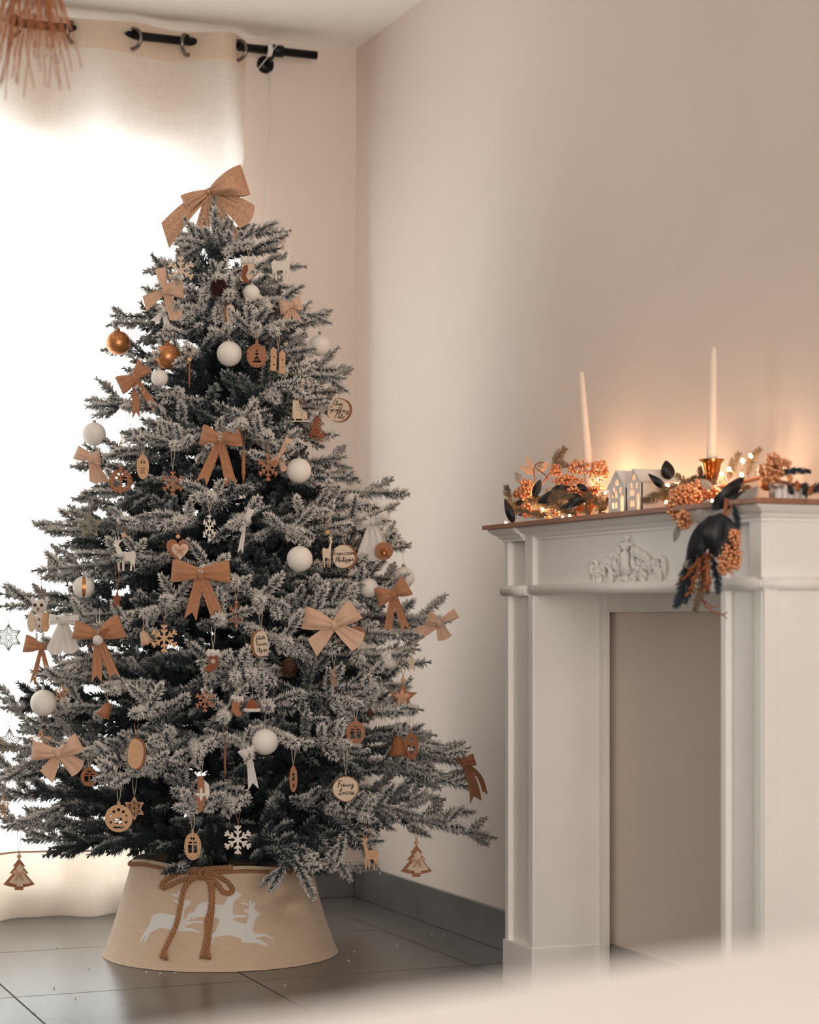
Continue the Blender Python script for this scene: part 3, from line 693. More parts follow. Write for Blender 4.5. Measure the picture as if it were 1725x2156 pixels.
bow('large peach satin bow at lower left below a white bauble', 124, 1586, [((-56, 6), 12, 40, 'L'), ((46, 24), 12, 42, 'L'), ((-26, -50), 12, 36, 'T', 'S'), ((46, -36), 14, 42, 'T', 'R')], M_SATIN, knot=(9, 11), group=PG, dd=-.05)
bow('peach satin bow at the left edge under a white bauble', 192, 966, [((-32, 14), 10, 30, 'L'), ((20, 2), 10, 32, 'L'), ((6, -52), 10, 18, 'T', 'S'), ((28, -50), 12, 22, 'T', 'S')], M_SATIN, group=PG, dd=-.03)
bow('edge-on peach satin bow right of the orange snowflake', 588, 962, [((22, 38), 6, 14, 'L'), ((-16, -18), 6, 18, 'L'), ((12, -30), 6, 14, 'T', 'R')], M_SATIN, knot=(5, 7), group=PG, dd=-.04)
WG = 'white glitter tulle bows'
bow('translucent white glitter bow at right, below the long branch', 785, 1097, [((-35, -2), 10, 36, 'L'), ((34, 6), 10, 32, 'L'), ((-14, -86), 14, 44, 'T', 'R'), ((22, -82), 14, 40, 'T', 'R')], M_WGLIT, group=WG, dd=-.02, string=24)
bow('translucent white glitter bow at left, right of the owl', 134, 1306, [((-30, 2), 10, 24, 'L'), ((34, 0), 10, 24, 'L'), ((-22, -72), 12, 34, 'T', 'R'), ((18, -70), 12, 36, 'T', 'R')], M_WGLIT, group=WG, dd=.0)
bow('small white glitter bow hanging beside the lower central bauble', 524, 1578, [((-16, -14), 6, 24, 'L'), ((12, -2), 6, 22, 'L'), ((10, -84), 6, 22, 'T', 'V')], M_WGLIT, knot=(5, 7), group=WG, dd=-.06)
bow('narrow white glitter bow at the tree centre', 516, 1106, [((14, 34), 6, 14, 'L'), ((-8, -14), 6, 14, 'L'), ((-10, -60), 6, 12, 'T', 'V')], M_WGLIT, knot=(5, 6), group=WG, dd=-.04)
bow('white ribbon bow behind the upper left peach bow', 345, 655, [((-10, 10), 6, 14, 'L'), ((12, 6), 6, 12, 'L'), ((-22, -26), 6, 16, 'T', 'V'), ((8, -32), 6, 14, 'T', 'V')], M_WGLIT, knot=(5, 6), group=WG, dd=.0)
# gold glitter bow on the top
bow('large gold glitter bow crowning the tree top', 440, 405, [((78, 26), 8, 66, 'L'), ((-53, -24), 10, 34, 'L'), ((90, -58), 14, 58, 'T', 'R', .3), ((66, -120), 12, 34, 'T', 'R'), ((-92, -92), 16, 50, 'T', 'S', -.3), ((-20, -112), 10, 36, 'T', 'R')], M_GLIT, knot=(7, 8), D=5.17, carry=False)
# ---- flat wooden pieces
def armpoly(R_, prof, n=6, a0=PI / 2):
    out = []
    for k in range(n):
        a = a0 - 2 * PI * k / n; c, s_ = math.cos(a), math.sin(a)
        left = [(r, -w_) for r, w_ in prof]; right = [(r, w_) for r, w_ in reversed(prof)]
        for r, w_ in left + right[1:]: out.append((R_ * (r * c + w_ * s_ * 1), R_ * (r * s_ - w_ * c)))
    return out
FLK = [(.13, .075), (.34, .06), (.50, .24), (.62, .20), (.52, .06), (.66, .06), (.80, .22), (.92, .18), (.86, .05), (1.0, 0)]
def flat(name, label, cat, px, py, loops, m=None, th=3.0, sx=1.0, sz=1.0, front=None, **kw):
    lp0 = [[(x * sx, z * sz) for x, z in lp] for lp in loops]; top = kw.pop('top', max(z for x, z in lp0[0]))
    e, s = ornament(name, label, cat, px, py, top=top, **kw)
    mats = m or [M_WOOD, M_WOODE]
    MB().plate([sc_(lp, s) for lp in lp0], th * s).obj(kw.get('pn', 'plate'), mats, e)
    if front:
        for (nm, lps, mm, off) in front:
            MB().plate([sc_([(x * sx, z * sz) for x, z in lp], s) for lp in lps], 2 * s, y=-(th / 2 + off) * s).obj(nm, mm, e)
    return e, s
def snow(label, px, py, r, m=None, sx=1.0, **kw): return flat('wooden_snowflake', label, 'snowflake', px, py, [armpoly(r, FLK)], m, sx=sx, group='flat wooden snowflakes', **kw)
snow('peach wooden snowflake at lower left of centre, hung on jute', 346, 1344, 32, smat=M_JUTES, dd=-.04)
snow('orange wooden snowflake right of the upper burlap bow', 565, 985, 30, [M_WOODD, M_WOODE], sx=.8, dd=-.05, smat=M_JUTES)
snow('narrow orange wooden snowflake right of the largest burlap bow', 498, 1293, 31, [M_WOODD, M_WOODE], sx=.55, dd=-.02)
snow('white snowflake with glittering edge low over the tree collar', 501, 1768, 33, [M_WOODW, M_GLITE], dd=-.02, smat=M_JUTES)
snow('pale snowflake near the top left, beside the peach bow', 381, 570, 32, [M_CREAMW, M_WOODE], dd=-.02)
snow('narrow white snowflake right of the wooden heart', 441, 1112, 31, [M_WOODW, M_WOODE], sx=.5, dd=-.03)
snow('brown wooden snowflake left of the upper burlap bow', 364, 1018, 28, [M_WOODD, M_WOODE], sx=.9, dd=-.02, string=60)
snow('brown wooden snowflake half behind needles at lower centre', 432, 1475, 26, [M_WOODD, M_WOODE], sx=.9, dd=.0)
snow('edge-on brown snowflake at lower right of centre', 703, 1428, 26, [M_WOODD, M_WOODE], sx=.3, dd=.0)
def starp(n, R_, r, a0=PI / 2): return [((R_ if i % 2 == 0 else r) * math.cos(a0 + PI * i / n), (R_ if i % 2 == 0 else r) * math.sin(a0 + PI * i / n)) for i in range(2 * n)]
def lattice_star(label, px, py, n, R_, m=None, sx=1.0, **kw):
    k = .5 if n == 5 else .58
    loops = [starp(n, R_, R_ * k), starp(n, R_ * .84, R_ * .84 * k)]
    e, s = flat('lattice_star', label, 'star', px, py, loops, m, th=2.2, sx=sx, group='openwork lattice stars', **kw)
    pm = MB()
    for i in range(n):
        a = PI / 2 + 2 * PI * i / n; c, s_ = math.cos(a), math.sin(a)
        def rot(q): return [((x * c - z * s_) * s * sx, (x * s_ + z * c) * s) for x, z in q]
        pm.plate([rot([(R_ * .1, 0), (R_ * .45, R_ * .15), (R_ * .84, 0), (R_ * .45, -R_ * .15)]), rot([(R_ * .22, 0), (R_ * .45, R_ * .085), (R_ * .70, 0), (R_ * .45, -R_ * .085)])], 2.0 * s)
        b0 = a + PI / n; pm.tube([(R_ * .08 * math.cos(b0) * s * sx, 0, R_ * .08 * math.sin(b0) * s), (R_ * k * math.cos(b0) * s * sx, 0, R_ * k * math.sin(b0) * s)], .9 * s, 4)
    pm.obj('petals', m or [M_WOOD, M_WOODE], e); return e
M_LAT = [mat('grey_wood', (150, 140, 118), .6), mat('grey_wood_edge', (96, 88, 72), .7)]
lattice_star('six-pointed lattice star hanging at the left edge, left of the owl', 18, 1342, 6, 30, M_LAT, D=5.1)
lattice_star('five-pointed lattice star hanging at the left edge beside the peach bow', 20, 1562, 5, 30, M_LAT, D=5.1)
lattice_star('six-pointed lattice star behind the left white bauble', 130, 1462, 6, 24, sx=.7, dd=.03)
lattice_star('five-pointed lattice star before grey needles on the left side', 189, 1106, 5, 30, M_LAT, dd=-.02)
lattice_star('five-pointed lattice star behind the lower left peach bow', 86, 1560, 5, 26, dd=.03)
lattice_star('six-pointed lattice star with glitter edge behind the round gnome pendant', 283, 1702, 6, 26, [M_WOOD, M_GLITE], dd=.01, sx=.9)
lattice_star('narrow lattice star at the very left edge near the bottom', 6, 1700, 5, 30, sx=.5, D=5.0)
lattice_star('narrow brown lattice star at left, below the gold baubles', 268, 922, 5, 24, sx=.9, dd=.02, tilt=.3)
lattice_star('edge-on brown lattice star above the pale skate', 638, 832, 5, 24, [M_WOODD, M_WOODE], sx=.45, dd=.0)
def double(name, label, cat, px, py, loop, k=.72, off=(3, -1), m2=None, bowc=True, **kw):
    e, s = flat(name, label, cat, px, py, [loop], [M_WOODD, M_WOODE], th=4, bead=True, smat=M_JUTES, **kw)
    inner = [(x * k + off[0], z * k + off[1]) for x, z in loop]
    MB().plate([sc_(inner, s)], 2.5 * s, y=-5.5 * s).obj('front_plate', [m2 or M_CREAMW, M_WOODE], e)
    if bowc:
        for d in ((-13, 5), (13, 5), (-9, -14), (9, -14)):
            m = MB(); lobe(m, d, 3, 8 if d[1] > 0 else 4, 'L' if d[1] > 0 else 'T', 'R', s, 8.5, 3); 
            for i, v in enumerate(m.v): m.v[i] = (v[0] + off[0] * s, v[1], v[2] + (off[1] + 2) * s)
            m.obj('small_bow', M_SATIN, e, fixn=False)
    return e, s
TREEP = [(0, 33), (13, 16), (8, 16), (20, 1), (13, 1), (33, -22), (22, -26), (9, -28), (9, -34), (-9, -34), (-9, -28), (-22, -26), (-33, -22), (-13, 1), (-20, 1), (-8, 16), (-13, 16)]
double('wooden_tree_pendant', 'layered wooden christmas tree pendant hanging at the lower left corner', 'pendant', 40, 1840, TREEP, D=4.98, string=70, group='layered wooden tree pendants')
double('wooden_tree_pendant', 'layered wooden christmas tree pendant hanging low on the right', 'pendant', 877, 1812, TREEP, dd=-.02, string=60, group='layered wooden tree pendants')
heart = []
for i in range(36):
    t = 2 * PI * i / 36; heart.append((1.55 * 16 * math.sin(t) ** 3, 1.75 * (13 * math.cos(t) - 5 * math.cos(2 * t) - 2 * math.cos(3 * t) - math.cos(4 * t))))
double('wooden_heart', 'layered wooden heart above the largest burlap bow', 'pendant', 375, 1156, heart, k=.70, off=(5, -4), dd=-.03, top=22)
double('wooden_star', 'layered brown star with cream star on the right side', 'star', 849, 1468, starp(5, 32, 14), k=.62, off=(-2, -1), m2=M_WOOD, dd=-.03, string=55)
flat('wooden_star', 'small narrow brown star above the layered star', 'star', 867, 1396, [starp(5, 24, 10)], [M_CREAMW, M_WOODE], th=4, sx=.5, smat=M_JUTES, bead=True, dd=-.01)
DEER = [(-22, -30), (-22, -12), (-24, -2), (-25, 6), (-20, 12), (-8, 10), (4, 10), (8, 18), (12, 24), (9, 30), (4, 34), (6, 36), (11, 34), (10, 42), (12, 42), (14, 34), (16, 33), (17, 42), (19, 42), (19, 32), (23, 36), (24, 34), (19, 29), (24, 24), (18, 20), (16, 8), (14, 0), (15, -14), (13, -30), (9, -30), (9, -12), (5, -10), (4, -30), (0, -30), (0, -10), (-9, -9), (-13, -12), (-12, -30), (-16, -30), (-17, -12)]
flat('wooden_reindeer', 'white wooden reindeer at the top right edge of the tree', 'reindeer', 596, 560, [DEER], [M_WOODW, M_WOODE], dd=-.03, smat=M_JUTES, group='flat wooden reindeer', top=34)
flat('wooden_reindeer', 'white wooden reindeer with brown antlers on the left side', 'reindeer', 262, 1172, [[(-x, z) for x, z in DEER]], [M_WOODW, M_WOOD], dd=-.04, group='flat wooden reindeer', top=40, smat=M_JUTES, bead=True)
flat('wooden_reindeer', 'narrow turned reindeer left of the two-name slice', 'reindeer', 690, 1165, [DEER], [M_CREAMW, M_WOODE], th=5, sx=.45, dd=-.03, group='flat wooden reindeer', top=40, smat=M_JUTES, bead=True)
flat('wooden_reindeer', 'wooden reindeer hanging lowest, left of the right tree pendant', 'reindeer', 779, 1800, [[(-x, z) for x, z in DEER]], [M_WOOD, M_WOODE], th=4, sx=.7, dd=-.02, group='flat wooden reindeer', top=34, smat=M_JUTES)
flat('wooden_reindeer', 'edge-on reindeer silhouette hanging off a branch at the left', 'reindeer', 112, 1188, [DEER], M_LAT, sx=.5, sz=.9, dd=.0, group='flat wooden reindeer', top=34)
# round openwork pendants
def dots(R_, n, r, k=.88): return [circ(R_ * k * math.cos(2 * PI * (i + .5) / n), R_ * k * math.sin(2 * PI * (i + .5) / n), r, n=8) for i in range(n)]
def gift(R_): 
    q = R_ / 25
    return [[(-14 * q, -12 * q), (-2 * q, -12 * q), (-2 * q, 3 * q), (-14 * q, 3 * q)], [(2 * q, -12 * q), (14 * q, -12 * q), (14 * q, 3 * q), (2 * q, 3 * q)], [(-14 * q, 5.5 * q), (-2 * q, 5.5 * q), (-2 * q, 9 * q), (-12 * q, 9 * q)], [(2 * q, 5.5 * q), (14 * q, 5.5 * q), (12 * q, 9 * q), (2 * q, 9 * q)],
            [(-1 * q, 11 * q), (-8 * q, 15 * q), (-5 * q, 18 * q), (-1 * q, 17 * q)], [(1 * q, 11 * q), (8 * q, 15 * q), (5 * q, 18 * q), (1 * q, 17 * q)]]
RG = 'round openwork wooden pendants'
def rnd_pend(label, px, py, R_, holes, m=None, sx=1.0, ring=True, **kw):
    e, s = flat('round_pendant', label, 'pendant', px, py, [circ(0, 0, R_, n=40)] + holes, m, th=2.5, sx=sx, group=RG, **kw)
    if ring:
        MB().plate([sc_([(x * sx, z) for x, z in circ(0, R_ + 3, 4, n=14)], s), sc_([(x * sx, z) for x, z in circ(0, R_ + 3, 2, n=14)], s)], 2.2 * s).obj('hanging_eye', m or [M_WOOD, M_WOODE], e)
    return e, s
rnd_pend('round openwork pendant with a cut-out gift, at left above the lattice star', 254, 1013, 25, gift(25) + dots(25, 12, 1.7), [M_WOODD, M_WOODE], dd=-.01)
def trees_h(q): return [[(-8 * q, -8 * q), (8 * q, -8 * q), (0, 1 * q)], [(-6 * q, 2 * q), (6 * q, 2 * q), (0, 8 * q)], [(-4 * q, 9 * q), (4 * q, 9 * q), (0, 14 * q)], [(-12 * q, -14 * q), (12 * q, -14 * q), (8 * q, -10 * q), (-8 * q, -10 * q)]]
rnd_pend('round dotted wooden pendant with a cut-out tree, right of the upper bauble', 541, 749, 25, trees_h(1.0) + dots(25, 14, 1.3), [M_WOODD, M_WOODE], sx=.86, dd=-.04)
rnd_pend('oval openwork pendant with dense carving, left of the brown snowflake', 301, 983, 26, [[(-10, 8), (-3, 6), (-3, 18)], [(10, 8), (3, 6), (3, 18)]] + [circ(-8 + 4 * (i % 5), -3 - 5 * (i // 5), 1.5, n=6) for i in range(15)], [M_WOOD, M_WOODE], sx=.5, dd=-.03)
house_h = [[(-12, -17), (12, -17), (10, -21), (-10, -21)], [(-17, 2), (-13, 10), (-19, 6)], [(17, 2), (13, 10), (19, 6)], circ(-10, 14, 3.2, n=10), circ(0, 18, 3.6, n=10), circ(10, 14, 3.2, n=10), [(-7, -12), (-1, -12), (-1, -6), (-7, -6)], [(1, -12), (7, -12), (7, -6), (1, -6)], [(-7, -4), (-1, -4), (-1, 1), (-7, 1)], [(1, -4), (7, -4), (7, 1), (1, 1)], circ(-16, -8, 3, n=8), circ(16, -8, 3, n=8)]
rnd_pend('large round openwork house pendant at the lower left', 250, 1723, 29, house_h, [M_WOOD, M_WOODE], dd=-.04)
rnd_pend('oval openwork pendant with a cut-out gift, just above the collar knot', 406, 1782, 29, gift(28) + dots(29, 12, 1.3), [M_WOOD, M_WOODE], sx=.62, dd=-.02)
rnd_pend('edge-on oval openwork pendant at lower centre right', 618, 1640, 28, [circ(0, 4, 9, n=12), circ(0, -14, 5, n=10)], [M_WOODD, M_WOODE], sx=.3, dd=-.03, smat=M_STRING, string=45)
rnd_pend('round openwork gift pendant half hidden under a branch at the lower right', 749, 1543, 25, gift(25), [M_WOODD, M_WOODE], sx=.8, dd=.0)
rnd_pend('dark oval openwork pendant on the right, before a brown bell', 866, 1572, 28, [[(-13, -8), (-5, -14), (-5, 2), (-13, 4)], [(13, -8), (5, -14), (5, 2), (13, 4)], [(-8, 8), (8, 8), (4, 18), (-4, 18)], [(-3, -16), (3, -16), (3, 2), (-3, 2)]], [M_WOODE, M_WOODE], sx=.56, dd=-.04)
rnd_pend('round openwork pendant half hidden under the lower left peach bow', 188, 1636, 20, gift(20), [M_WOODD, M_WOODE], sx=.9, dd=.02)
# name slices: log discs with handwriting
GL = {'a': (.62, [(.5, .42), (.3, .5), (.1, .3), (.15, .05), (.35, .05), (.5, .4), (.52, .1), (.65, .05)]), 'c': (.48, [(.45, .42), (.25, .5), (.08, .25), (.2, .02), (.48, .08)]), 'e': (.46, [(.0, .15), (.35, .3), (.3, .5), (.12, .4), (.1, .12), (.28, .0), (.48, .1)]),
 'f': (.42, [(.0, .1), (.3, .7), (.4, 1.0), (.25, .95), (.22, .3), (.2, -.4), (.32, -.3), (.28, .05), (.45, .12)]), 'h': (.56, [(0, .1), (.25, .8), (.2, 1), (.12, .8), (.12, 0), (.25, .4), (.42, .45), (.42, .05), (.58, .05)]), 'i': (.3, [(.0, .1), (.16, .5), (.17, .05), (.32, .08)], [(.2, .72), (.22, .78)]),
 'l': (.28, [(0, .1), (.25, .8), (.18, 1), (.1, .7), (.12, .08), (.3, .08)]), 'm': (.68, [(.0, .1), (.1, .5), (.12, .05), (.28, .48), (.33, .05), (.5, .48), (.55, .05), (.7, .08)]), 'n': (.5, [(.0, .1), (.1, .5), (.12, .05), (.33, .48), (.38, .05), (.52, .08)]),
 'o': (.5, [(.3, .5), (.1, .35), (.1, .1), (.3, 0), (.45, .2), (.35, .5), (.52, .42)]), 'p': (.54, [(.1, .5), (.1, -.4), (.12, .3), (.3, .5), (.45, .3), (.3, .05), (.12, .1), (.56, .08)]), 'r': (.42, [(.0, .1), (.12, .55), (.18, .45), (.35, .45), (.33, .05), (.45, .08)]),
 's': (.4, [(0, .05), (.25, .5), (.35, .2), (.2, 0), (.05, .08), (.42, .08)]), 't': (.32, [(.0, .1), (.2, .85), (.17, .1), (.35, .08)], [(.05, .6), (.38, .64)]), 'u': (.54, [(.05, .5), (.08, .08), (.25, .05), (.38, .5), (.4, .06), (.55, .08)]),
 'y': (.54, [(.05, .5), (.1, .15), (.3, .1), (.4, .5), (.35, -.3), (.15, -.4), (.1, -.25), (.55, .1)]), 'E': (.62, [(.6, .9), (.3, 1), (.15, .8), (.35, .55), (.12, .35), (.15, .05), (.45, 0), (.62, .15)]), 'G': (.66, [(.6, .85), (.35, 1), (.1, .6), (.2, .05), (.5, .1), (.6, .45), (.6, -.3), (.4, -.35)]),
 'M': (.8, [(.05, 0), (.15, 1), (.4, .2), (.65, 1), (.7, .05), (.82, .08)]), 'F': (.64, [(.1, 0), (.3, .05), (.32, 1), (.1, .85), (.35, 1), (.75, 1)], [(.15, .5), (.58, .55)]), 'P': (.58, [(.15, -.1), (.2, .95), (.05, .75), (.3, 1.05), (.6, .85), (.5, .5), (.22, .45)]),
 'J': (.5, [(.15, .85), (.5, .95), (.45, .2), (.3, -.3), (.1, -.1), (.5, .15)]), 'R': (.68, [(.15, 0), (.2, .95), (.05, .75), (.3, 1.05), (.6, .85), (.5, .55), (.22, .5), (.58, .05), (.7, .1)]), 'O': (.68, [(.4, 1), (.1, .7), (.15, .1), (.45, 0), (.7, .4), (.6, .9), (.35, .95), (.3, .75)]),
 'L': (.58, [(.1, .7), (.3, .55), (.5, .95), (.4, 1.05), (.3, .7), (.25, .1), (.08, .05), (.2, 0), (.6, .05)])}
def text(e, s, body, size, x, z, y, rot=0.0):
    """handwriting drawn as pen strokes"""
    tot = sum(GL[c][0] for c in body); m = MB(); X = -tot / 2; k = size * s * .92
    for c in body:
        for st in GL[c][1:]:
            m.tube([((X + a + b * .18) * k, 0, (b - .35) * k) for a, b in st], .062 * k, 5)
        X += GL[c][0]
    o = m.obj('handwriting', M_INK, e, fixn=False); o.location = (x * s, y * s, z * s); o.rotation_euler = (0, rot, 0); return o
NG = 'log slices with handwritten names'
def slice_(label, px, py, R_, lines, size, sx=1.0, shift=0, th=7, name='name_slice', m=None, string=60, wob=1.2, grp=NG, rot=0.0, **kw):
    rr = random.Random(int(px)); lp = [(R_ * sx * math.cos(a) + wob * math.cos(3 * a + px), R_ * math.sin(a) + wob * math.sin(2 * a + py)) for a in [2 * PI * i / 36 for i in range(36)]]
    e, s = ornament(name, label, 'wood slice', px, py, top=R_ - 1, string=string, group=grp, **kw)
    m_ = MB(); m_.plate([sc_([(x * 1.03 + shift * .9, z * 1.02) for x, z in lp], s)], th * s, y=0, me=0); m_.obj('bark', [M_BARK], e)
    MB().plate([sc_([(x * .95 - shift * .3, z * .95) for x, z in lp], s)], 1.2 * s, y=-(th / 2 + .1) * s).obj('face', [m or M_CREAMW, M_CREAMW], e)
    for i, t in enumerate(lines): 
        o = text(e, s, t, size, -shift * .3 + (i - (len(lines) - 1) / 2) * 2.0, ((len(lines) - 1) / 2 - i) * size * 1.15, -(th / 2 + 1.0), rot=rot)
        if sx < .8: o.scale = (sx * 1.1, 1, 1)
    MB().ball((-shift * .3, -(th / 2 + .8) * s, (R_ * .82) * s), 1.0 * s, 6).obj('nail_hole', M_INK, e)
    return e
slice_('round log slice with three handwritten names at the right edge high up', 714, 864, 25, ['Elise', 'Geoffrey', 'Milo'], 12, shift=3, D=5.08, string=40, rot=.1)
slice_('round log slice with two handwritten names right of the lower white bauble', 725, 1172, 25, ['Francoise', 'Philippe'], 12, shift=3, dd=-.05, string=30, rot=-.08)
slice_('tilted oval log slice with three handwritten names at tree centre', 549, 1356, 28, ['Juliette', 'Romain', 'Olympe'], 11, sx=.62, shift=-4, dd=-.06, string=62, rot=-.1)
slice_('round log slice with two handwritten names low on the right', 728, 1660, 27, ['Fanny', 'Lucas'], 14, dd=-.06, string=70)
slice_('small narrow log slice near the top under the dark pompom', 486, 663, 22, ['Louis'], 8, sx=.5, shift=-3, dd=-.02, string=20)
slice_('plain oval log slice without writing at lower left', 287, 1587, 33, [], 10, sx=.55, shift=3, m=M_WOOD, name='log_slice', grp=None, dd=-.05, string=34, smat=M_JUTES)
def owl_disc(label, px, py, R_, **kw):
    e, s = ornament('wood_disc', label, 'wood slice', px, py, top=R_, group='brown discs with a small figure', **kw)
    m_ = MB(); m_.plate([sc_(circ(0, 0, R_, n=30), s)], 5 * s, me=0); m_.obj('disc', [M_WOODD], e)
    q = MB(); q.ball((0, -5 * s, -5 * s), 7 * s, 10); q.ball((-4 * s, -6 * s, 3 * s), 3.4 * s, 8); q.ball((4 * s, -6 * s, 3 * s), 3.4 * s, 8)
    q.tube([(-8 * s, -4 * s, -3 * s), (-10 * s, -4 * s, -9 * s), (-7 * s, -4 * s, -13 * s)], 2 * s, 6); q.tube([(8 * s, -4 * s, -3 * s), (10 * s, -4 * s, -9 * s), (7 * s, -4 * s, -13 * s)], 2 * s, 6); q.obj('figure', M_BALLG, e)
owl_disc('brown wood disc with a gold figure beside the white glitter bow', 809, 1160, 19, dd=-.04, string=44)
owl_disc('brown wood disc partly behind the large peach bow', 752, 1336, 18, dd=.01)
# skates, stockings, hats, bell
SKATE = [(-14, 22), (-2, 20), (2, 4), (14, -4), (17, -14), (16, -18), (-14, -18), (-15, 0)]
BLADE = [(-18, -24), (18, -24), (20, -20), (18, -21.5), (10, -21.5), (10, -18), (7, -18), (7, -21.5), (-8, -21.5), (-8, -18), (-11, -18), (-11, -21.5), (-18, -21.5)]
def skate(label, px, py, mm, flip=1, sx=1.0, tilt=0, **kw):
    e, s = ornament('ice_skate', label, 'ice skate', px, py, top=20, tilt=tilt, group='felt and wood ice skates', **kw)
    MB().plate([sc_([(x * flip * sx, z) for x, z in SKATE], s)], 3.5 * s).obj('boot', mm, e)
    MB().plate([sc_([(x * flip * sx, z) for x, z in BLADE], s)], 2 * s).obj('blade', mm, e)
    m_ = MB()
    for i in range(3): z = 14 - 6 * i; m_.tube([(-7 * s * flip * sx, -3 * s, z * s), (4 * s * flip * sx, -3 * s, (z - 4) * s), (6 * s * flip * sx, -4 * s, (z - 10) * s)], .7 * s, 5)
    m_.tube([(2 * s, -3 * s, 4 * s), (10 * s, -6 * s, -4 * s), (4 * s, -6 * s, -14 * s)], .7 * s, 5); m_.obj('lace', M_STRING, e)
skate('pale beige ice skate pendant at the right, under the brown lattice star', 631, 864, [M_CREAMW, M_WOODE], dd=-.03)
skate('rust brown ice skate pendant hanging right below the pale one', 672, 902, [M_LEATHER, M_LEATHER], dd=-.02, tilt=.35, string=50)
SOCK = [(-11, 16), (11, 16), (10, -4), (8, -14), (-4, -24), (-16, -22), (-18, -14), (-9, -6)]
def stocking(label, px, py, m1, flip=1, k=1.0, **kw):
    e, s = ornament('felt_stocking', label, 'stocking', px, py, top=24 * k, group='felt stockings with fluffy cuffs', **kw)
    MB().plate([sc_([(x * flip * k, z * k) for x, z in SOCK], s)], 7 * s, me=0).obj('sock', [m1], e, bevel=2 * s)
    m_ = MB(); rr = random.Random(int(px))
    for i in range(46): m_.ball((rr.uniform(-13, 13) * k * s, rr.uniform(-6, 6) * s, rr.uniform(12, 22) * k * s), rr.uniform(3, 4.6) * k * s, 6)
    m_.obj('cuff', M_FUR, e); return e, s
e, s = stocking('cream and rust felt stocking with fluffy cuff near the top', 524, 568, M_CREAMW, k=1.1, dd=-.03, string=30)
MB().plate([sc_([(-10, 8), (-2, 10), (-1, -2), (-6, -12), (-2, -20), (2, -28), (-8, -28), (-16, -16), (-14, -4)], s)], 9 * s, me=0).obj('patch', [M_LEATHER], e)
e, s = stocking('rust felt stocking with snow motif at lower centre, white cuff', 449, 1392, M_LEATHER, k=1.0, dd=-.05, string=50)
MB().plate([sc_([(x, z - 0) for x, z in armpoly(6, FLK)], s)], 1 * s, y=-4.2 * s).obj('motif', [M_WOODW, M_WOODW], e)
stocking('rust brown stocking with white cuff left of the felt hat', 497, 1487, M_WOODD, flip=-1, k=.9, dd=-.03, tilt=.2)
e, s = ornament('felt_hat', 'small rust felt hat with white brim at lower centre', 'hat', 531, 1485, top=12, string=50, dd=-.04, dbl=False)
MB().lathe([(.001, 14 * s), (8 * s, 9 * s), (13 * s, 0), (15 * s, -8 * s), (15 * s, -9 * s)], (0, 0, 0), 20).obj('crown', M_LEATHER, e)
m = MB(); 
for i in range(22): a = 2 * PI * i / 22; m.ball((15 * s * math.cos(a), 15 * s * math.sin(a), -10 * s), 4 * s, 7)
m.obj('brim', M_FUR, e)
def bell(label, px, py, k, mm, **kw):
    e, s = ornament('wooden_bell', label, 'bell', px, py, top=16 * k, group='small brown bells', **kw); q = k * s
    MB().lathe([(.001, 18 * q), (6 * q, 16 * q), (10 * q, 8 * q), (12 * q, -4 * q), (18 * q, -14 * q), (16.5 * q, -14 * q), (10 * q, -4 * q), (.001, 10 * q)], (0, 0, 0), 24).obj('bell_body', mm, e)
    MB().ball((0, 0, -13 * q), 4 * q, 10).obj('clapper', mm, e)
bell('dark brown wooden bell left of the dark oval pendant', 838, 1572, 1.25, M_WOODE, dd=-.01)
bell('small brown bell peeking out left of centre, low on the tree', 222, 1496, .95, M_WOODD, tilt=.5, dd=.02)
bell('small peach bell left of the peach snowflake', 306, 1344, .95, M_SATIN, tilt=-.4, dd=.0)
e, s = ornament('wooden_star', 'rust flat star tip hanging left of centre under a branch', 'star', 247, 1262, top=14, string=60, dd=-.02, smat=M_JUTES)
MB().plate([sc_([(x * .5, z) for x, z in starp(5, 22, 10)], s)], 3 * s).obj('plate', [M_LEATHER, M_WOODE], e)
# thin edge-on pendants
def stick(label, px, py, L_, w_, m1, **kw):
    e, s = ornament('stick_pendant', label, 'pendant', px, py, top=L_ / 2, bead=kw.pop('bead', True), smat=M_JUTES, group='thin edge-on wooden pendants', **kw)
    MB().tube([(0, 0, L_ / 2 * s), (0, 0, L_ * .2 * s), (0, 0, -L_ * .2 * s), (0, 0, -L_ / 2 * s)], [w_ * .3 * s, w_ * .5 * s, w_ * .5 * s, w_ * .15 * s], 10).obj('slat', m1, e)
stick('thin dark stick pendant below the gold bauble, with bead', 399, 790, 58, 4, M_WOODE, dd=-.04, string=26)
stick('slim pod-shaped wooden pendant right of the upper burlap bow', 513, 983, 68, 8, M_WOODD, dd=-.05, string=52, bead=False)
stick('thin brown edge-on pendant beside the small white glitter bow', 474, 1605, 70, 5, M_WOODE, dd=-.03, string=40, bead=False)
e, s = ornament('house_pendant', 'pair of narrow wooden house boards on white strings, upper right', 'pendant', 586, 760, top=26, string=50, dd=-.04)
for i, (dx, dz) in enumerate(((-9, 4), (9, -2))):
    MB().plate([sc_([(dx - 7, dz - 24), (dx + 5, dz - 26), (dx + 6, dz + 18), (dx - 1, dz + 26), (dx - 7, dz + 18)], s), sc_(circ(dx, dz - 12, 2, n=6), s), sc_(circ(dx, dz + 4, 2, n=6), s)], 5 * s, y=i * 3 * s).obj('house_board', [M_WOOD, M_WOODE], e)
e, s = ornament('angel_pendant', 'tall wooden pendant with white star diamond, low at centre', 'pendant', 424, 1672, top=36, string=52, dd=-.04)
MB().plate([sc_([(-8, 36), (4, 38), (7, 8), (10, -8), (2, -36), (-4, -40), (-10, -8), (-7, 8)], s)], 4 * s).obj('plate', [M_WOODD, M_WOODE], e)
